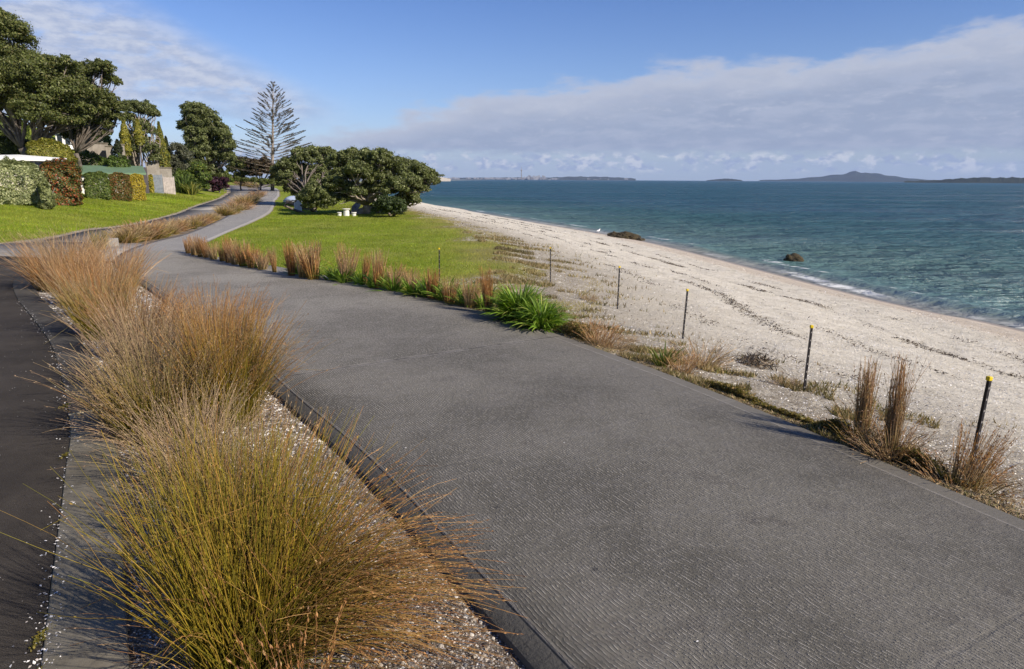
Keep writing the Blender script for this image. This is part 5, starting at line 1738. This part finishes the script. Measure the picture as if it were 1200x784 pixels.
# ------------------------------------------------------------------ loose scatter: shells, weed, grass
def chips(name, X, Y, size, palette, seed, zoff=.004, flat=.35, aspect=.6, thick=False, parent=None, zf=None):
    r = np.random.default_rng(seed)
    n = len(X)
    Z = (H(X, Y) if zf is None else zf(X, Y)) + zoff
    C = np.stack([X, Y, Z], 1)
    N = unit(np.array([0, 0, 1.0]) + r.normal(0, flat, (n, 3)))
    cols = pick_cols(palette, n, r, .15)
    if not thick:
        V, q, c = leaf_quads(C, N, 1.0, cols, r, aspect)
        s = np.repeat(size * r.uniform(.4, 1.5, n), 4)[:, None]
        Cc = np.repeat(C, 4, 0)
        V = Cc + (V - Cc) * s
        return mesh_np(name, V, quads=q, mat=M_BIT, col=c, parent=parent)
    T = unit(np.cross(N, r.normal(size=(n, 3)))); B = np.cross(N, T)
    s = (size * r.lognormal(-.1, .45, n))[:, None]
    k = 6
    ring = [(T * math.cos(a) + B * math.sin(a) * .8) * s * r.uniform(.65, 1.15, (n, 1)) for a in np.arange(k) * 2 * math.pi / k]
    V = np.stack([C + q_ * 1.0 - N * s * .1 for q_ in ring] + [C + N * s * r.uniform(.35, .7, (n, 1)) + ring[0] * .2], 1)
    b = np.arange(n)[:, None] * (k + 1)
    tri = np.stack([np.stack([b[:, 0] + j, b[:, 0] + (j + 1) % k, b[:, 0] + k], 1) for j in range(k)], 1).reshape(-1, 3)
    return mesh_np(name, V.reshape(-1, 3), tris=tri, mat=M_BIT, col=np.repeat(cols, k + 1, 0), parent=parent, smooth=False)


SHELLP = [(.78, .74, .67, 5), (.66, .60, .50, 3), (.50, .41, .31, 1.4), (.84, .82, .78, 3), (.30, .25, .19, .5)]
BEDP = [(.55, .50, .43, 3), (.36, .31, .25, 4), (.16, .13, .10, 4), (.20, .20, .20, 2), (.72, .69, .64, 1.2), (.10, .065, .04, 3)]
WEEDP = [(.06, .04, .025, 3), (.10, .07, .04, 2), (.03, .022, .015, 2), (.15, .11, .07, 1)]
r = np.random.default_rng(5)
kerbI = xfun([tuple(p) for p in kI])
# shells and stones in the bed
y = r.uniform(1.2, 8, 30000) ** 1.0
y = 1.2 + (y - 1.2) * r.uniform(.3, 1, len(y))
x = kerbI(y) + .03 + (pathL(y) - .03 - kerbI(y) - .03) * r.uniform(0, 1, len(y))
tag(chips('bed_shells', x, y, .0095, BEDP, 6, .0, .5, thick=True), kind='stuff')
y = r.uniform(6, 21, 26000)
x = kerbI(y) + .03 + (pathL(y) - kerbI(y) - .06) * r.uniform(0, 1, len(y))
tag(chips('bed_shells', x, y, .019, SHELLP, 7, .0, .3), kind='stuff')
# leaf litter in the bed
y = 1.2 + 12 * r.uniform(0, 1, 9000) ** 1.3
x = kerbI(y) + .03 + (pathL(y) - kerbI(y) - .06) * r.uniform(0, 1, len(y))
tag(chips('reed_litter', x, y, .04, [(.14, .08, .04, 3), (.22, .14, .07, 2), (.07, .045, .03, 2)], 8, .012, .15, aspect=.06), kind='stuff')
# shells over the beach
n = 150000
rad = np.exp(r.uniform(math.log(5), math.log(60), n)); az = r.uniform(math.radians(-14), math.radians(44), n)
x = rad * np.sin(az); y = rad * np.cos(az)
t_ = (x - beachB(y)) / np.maximum(shoreX(y) - beachB(y), 3)
k = (x > pathR(y) + .08) & (t_ > .02) & (t_ < .93) & (r.uniform(size=n) < .35 + .65 * (vnoise(x, y, 2.5, 31) + .5))
x, y = x[k], y[k]
rr = np.hypot(x, y)
tag(chips('beach_shells', x, y, .0065 + .00045 * rr, SHELLP, 9, .002, .35), kind='stuff')
# weed lines
X, Y = [], []
for t0, sd, n in ((.40, .010, 2600), (.47, .008, 1500), (.60, .009, 4200), (.69, .008, 2400), (.28, .012, 1200), (.13, .05, 900)):
    y = np.exp(r.uniform(math.log(3), math.log(75), n * 3))
    patch = vnoise(y * 1.0, y * 0 + t0 * 50, 3.0, int(t0 * 100)) + .7 * vnoise(y, y * 0, .9, int(t0 * 77))
    y = y[r.uniform(size=n * 3) < np.clip(patch * 2.2 + .1, .01, 1)][:n]
    w = shoreX(y) - beachB(y)
    t1 = t0 + .03 * vnoise(y, y * 0, 9, int(t0 * 33)) + .012 * vnoise(y, y * 0, 2, int(t0 * 55)) + r.normal(0, sd, len(y))
    X.append(beachB(y) + w * t1); Y.append(y)
x = np.concatenate(X); y = np.concatenate(Y)
tag(chips('beach_weed', x, y, .016 + .0008 * y, WEEDP, 10, .008, .5, aspect=.3), kind='stuff')
n = 16000
rad = np.exp(r.uniform(math.log(5), math.log(45), n)); az = r.uniform(math.radians(-6), math.radians(44), n)
x = rad * np.sin(az); y = rad * np.cos(az)
t_ = (x - beachB(y)) / np.maximum(shoreX(y) - beachB(y), 3)
k = (x > pathR(y) + .05) & (t_ < .9) & (t_ > .0)
k &= (r.uniform(size=n) < np.where(t_ < .3, 1, .25))
tag(chips('driftwood_bits', x[k], y[k], .03, WEEDP + [(.3, .24, .17, 2)], 11, .006, .3, aspect=.1), kind='stuff')
# the heap of weed and twigs above the second nearest post
p = P(886, 428)
n = 420
x = p[0] + r.normal(0, .16, n); y = p[1] + r.normal(0, .22, n)
o = chips('weed_heap', x - p[0], y - p[1], .075, WEEDP + [(.3, .24, .17, 4), (.2, .15, .1, 3)], 12, .01, 1.2, aspect=.1, zf=lambda a, b: r.uniform(0, .2, len(a)) * np.exp(-(a ** 2 + b ** 2) * 14))
o.location = tuple(p)
tag(o, 'tangled dark heap of dry weed and twigs on sand near the second nearest post', 'weed heap')
# strip of dead leaf litter and weeds along the seaward path edge
n = 17000
y = np.exp(r.uniform(math.log(4), math.log(15), n))
x = pathR(y) + .02 + np.abs(r.normal(0, 1, n)) * (.16 + .5 * np.clip(vnoise(y, y * 0, 1.6, 91) + .25, 0, 1))
tag(chips('edge_litter', x, y, .028, [(.22, .15, .07, 3), (.3, .22, .11, 2), (.14, .13, .04, 2), (.4, .3, .17, 2)], 13, .01, .6, aspect=.12), kind='stuff')
# shells along the kerb foot and on the road
n = 560
y = np.concatenate([r.uniform(2, 14, n), 2.2 + np.abs(r.normal(0, .9, 400))])
x = kerbO(y) + np.abs(r.normal(0, .05, len(y))) * r.choice([-1, 1, 1], len(y)) - .01
x = np.where(y < 5, x, x)
tag(chips('kerb_shells', x, y, .009, [(.75, .73, .7, 4), (.5, .45, .4, 1)], 14, .003, .3,
          zf=lambda a, b: np.where(a > kerbO(b), ZF(b) + .002, ZF(b) - .011)), kind='stuff')
n = 480
y = r.uniform(2.4, 16, n); x = kerbO(y) - np.abs(r.normal(0, 1.6, n)) - .02
tag(chips('road_shells', x, y, .0055, [(.7, .68, .64, 3), (.4, .36, .3, 2)], 15, .002, .15, zf=lambda a, b: ZF(b) - .011), kind='stuff')
y = np.array([2.75, 2.78, 3.05, 3.32, 3.35, 5.9, 7.3]); 
X, Y = [], []
for yy in y:
    X.append(float(kerbO(yy)) - .015 + r.normal(0, .016, 130)); Y.append(yy + r.normal(0, .05, 130))
tag(chips('kerb_moss', np.concatenate(X), np.concatenate(Y), .008, [(.16, .13, .02, 3), (.09, .09, .02, 2)], 16, .004, .8, zf=lambda a, b: ZF(b) - .011 + r.uniform(0, .012, len(a))), kind='stuff')
# a few shells on the path
p = P0(576, 670)
n = 14
y = r.uniform(3.3, 12, n); x = pathL(y) + r.uniform(.1, 2.5, n)
tag(chips('path_shells', np.append(x, p[0]), np.append(y, p[1]), .007, [(.8, .78, .74)], 17, .017, .15, zf=lambda a, b: ZF(b)), kind='stuff')


def turf(name, n, xf, seed, size, pal):
    r = np.random.default_rng(seed)
    x, y = xf(r, n)
    z = H(x, y)
    s = size * (1 + .02 * y) * r.uniform(.5, 1.4, len(x))
    a = r.uniform(0, 6.28, len(x)); ln = r.normal(0, .5, (len(x), 2))
    dx, dy = np.cos(a) * s * .18, np.sin(a) * s * .18
    V = np.stack([np.stack([x - dx, y - dy, z - .01], 1), np.stack([x + dx, y + dy, z - .01], 1), np.stack([x + ln[:, 0] * s, y + ln[:, 1] * s, z + s], 1)], 1).reshape(-1, 3)
    cc = pick_cols(pal, len(x), r)
    if name == 'lawn_grass':
        dr = np.where(x > pathR(y), sstep((x - beachB(y) + 3.6 + 2.5 * vnoise(x, y, 4, 77)) / 5.5), 0) * .8 + .25 * np.clip(vnoise(x, y, 9, 78) * 2, 0, 1)
        cc = cc * (1 - dr[:, None]) + np.array([.36, .28, .10]) * dr[:, None]
    c = np.repeat(cc * (1 + .45 * vnoise(x, y, 1.5, seed) + .4 * vnoise(x, y, 5, seed + 9))[:, None], 3, 0)
    return tag(mesh_np(name, V, tris=np.arange(len(x) * 3).reshape(-1, 3), mat=M_LEAF, col=c), kind='stuff')


LAWNP = [(.19, .27, .012, 4), (.145, .22, .010, 3), (.27, .31, .02, 2), (.33, .30, .05, 1)]


def fR(r, n):
    y = np.exp(r.uniform(math.log(12), math.log(60), n))
    x = pathR(y) + .15 + (beachB(y) + 2.6 - pathR(y)) * r.uniform(0, 1, n)
    m = (x - beachB(y) + .8) / 4.8
    k = r.uniform(size=n) > np.clip(m * 1.3 + .15 + vnoise(x, y, 1.7, 41) * .9, 0, .97)
    return x[k], y[k]


def fL(r, n):
    y = np.exp(r.uniform(math.log(22), math.log(70), n))
    x = roadL(y) - .1 - 9 * r.uniform(0, 1, n)
    return x, y


turf('lawn_grass', 200000, fR, 61, .028, LAWNP)
turf('lawn_grass', 110000, fL, 62, .035, LAWNP)


def fS(r, n):
    y = np.exp(r.uniform(math.log(6), math.log(34), n))
    x = np.maximum(pathR(y), beachB(y) - .5) + np.abs(r.normal(0, 1.6, n)) + .05
    k = vnoise(x, y, 1.3, 42) + .6 * vnoise(x, y, .5, 43) > .22
    return x[k], y[k]


turf('bank_dry_grass', 80000, fS, 63, .055, [(.36, .28, .15, 3), (.26, .19, .09, 2), (.16, .15, .05, 2)])

# ------------------------------------------------------------------ far shores
def ridge(name, prof, R, depth, mat, kind='structure', z0=SEA_Z - 2, rough=.0, seed=0, nx=160, label=None, cat=None):
    """prof: (px, top py) against the horizon at distance R; a long mound with real depth"""
    r = np.random.default_rng(seed)
    pxs = np.linspace(prof[0][0], prof[-1][0], nx)
    tops = np.interp(pxs, [p[0] for p in prof], [p[1] for p in prof])
    V = []
    nc = 13
    for i, (px, ty) in enumerate(zip(pxs, tops)):
        a = math.atan2(*pix_dir(px, 210)[:2])
        hh = max((pix_dir(px, ty)[2] / math.hypot(*pix_dir(px, ty)[:2])) * R + CAM_H - z0, .2)
        hh *= 1 + rough * r.normal()
        for k in range(nc):
            s = k / (nc - 1) * 2 - 1
            rr_ = R + s * depth
            zz = z0 + hh * (1 - abs(s) ** 1.6) * (1 + .06 * math.sin(i * .35 + k))
            V.append((rr_ * math.sin(a), rr_ * math.cos(a), zz))
    i = np.arange(nx - 1)[:, None] * nc + np.arange(nc - 1)[None, :]
    q = np.stack([i, i + nc, i + nc + 1, i + 1], -1).reshape(-1, 4)
    o = mesh_np(name, V, quads=q, mat=mat, smooth=True)
    return tag(o, label, cat, kind=kind)


M_FAR = plain('far_forest', (.035, .045, .03), .95, .05, .3, .004)
M_FAR2 = plain('far_land', (.05, .06, .05), .95, .05, .3, .006)
ridge('volcano_island', [(890, 211), (925, 210), (955, 207.5), (975, 205.2), (988, 203.8), (996, 201.6), (1002, 200.9), (1008, 202.4), (1013, 201.5), (1020, 203.4), (1030, 203.6), (1042, 205.8), (1058, 208), (1080, 210.2), (1115, 212)], 9500, 900, M_FAR, seed=1)
ridge('distant_coast', [(1060, 212), (1100, 211), (1118, 209.3), (1135, 208.6), (1150, 207.6), (1165, 208.4), (1185, 207.8), (1200, 208.0), (1290, 208.3), (1400, 210)], 3600, 220, M_FAR, seed=2, rough=.05, nx=400)
ridge('small_island', [(828, 211.3), (838, 210.2), (850, 209.2), (858, 209.6), (870, 211.2)], 6500, 200, M_FAR, seed=3, rough=.02)
ridge('distant_coast', [(500, 208.6), (540, 208.2), (600, 207.9), (640, 208.1), (670, 206.9), (705, 207.2), (735, 208.4), (745, 209.4)], 7500, 500, M_FAR2, seed=4, rough=.03, nx=300)
# town along the far shore: one mass of tiny buildings
r = np.random.default_rng(70)
mb = MB()
for k in range(190):
    px = r.choice([r.uniform(515, 655), r.uniform(515, 740), r.normal(625, 9), r.normal(590, 6)])
    R = 7500 - r.uniform(300, 560)
    a = math.atan2(*pix_dir(px, 210)[:2])
    hgt = r.uniform(6, 17) if not 612 < px < 640 else r.uniform(15, 42)
    mb.box((R * math.sin(a), R * math.cos(a), SEA_Z + hgt / 2 + r.uniform(0, 9)), (r.uniform(10, 34) if hgt < 17 else r.uniform(8, 16), 20, hgt), -a)
o = mb.build('distant_town', plain('far_buildings', (.30, .30, .31), .8, .2, .35, .01))
tag(o, kind='stuff')
a = math.atan2(*pix_dir(611, 210)[:2]); R = 7000
e = empty('communication_tower', (R * math.sin(a), R * math.cos(a), 0), 0, 'faint needle shaped tower on the far shore, rising above the distant town', 'tower')
lathe(MB(), [(6, 0), (4.5, 60), (4.2, 84)], 12).build('shaft', M_WALLC, e)
lathe(MB(), [(5, 84), (9, 88), (9, 94), (4, 98)], 12).build('pod', M_WALLC, e)
lathe(MB(), [(2, 98), (1, 126)], 8).build('mast', M_WALLC, e)

# wooded headland just right of the beach tree
M_HEAD = mat_concrete('pale_cliff', (.42, .38, .30), (.6, .55, .46))
ridge('headland', [(470, 206), (500, 206.3), (515, 206.8), (522, 207.8), (528, 209.6)], 1500, 40, M_HEAD, seed=5, rough=.05, nx=40)
cl = []
for k in range(26):
    px = r.uniform(470, 524); R = 1500
    c = at(px, 204.5 if px < 512 else 206.3, R); s = 6 if px < 512 else 3
    cl.append((c.x, c.y + r.uniform(-6, 6), c.z, s * 1.3, s * 1.3, s))
tag(crown_mesh('headland_bush', cl, 6000, 1.6, POHU, None, 71), kind='stuff')

# ------------------------------------------------------------------ air
m, g, out = new_mat('haze_air')
pv = g.n('ShaderNodeVolumePrincipled')
pv.inputs['Color'].default_value = (.48, .64, 1.0, 1)
pv.inputs['Density'].default_value = HAZE = 5.2e-5
pv.inputs['Anisotropy'].default_value = 0.0
g.l(pv.outputs[0], out.inputs['Volume'])
hz = MB().box((0, 0, 190), (31000, 31000, 397)).build('haze', m)
tag(hz, kind='stuff')
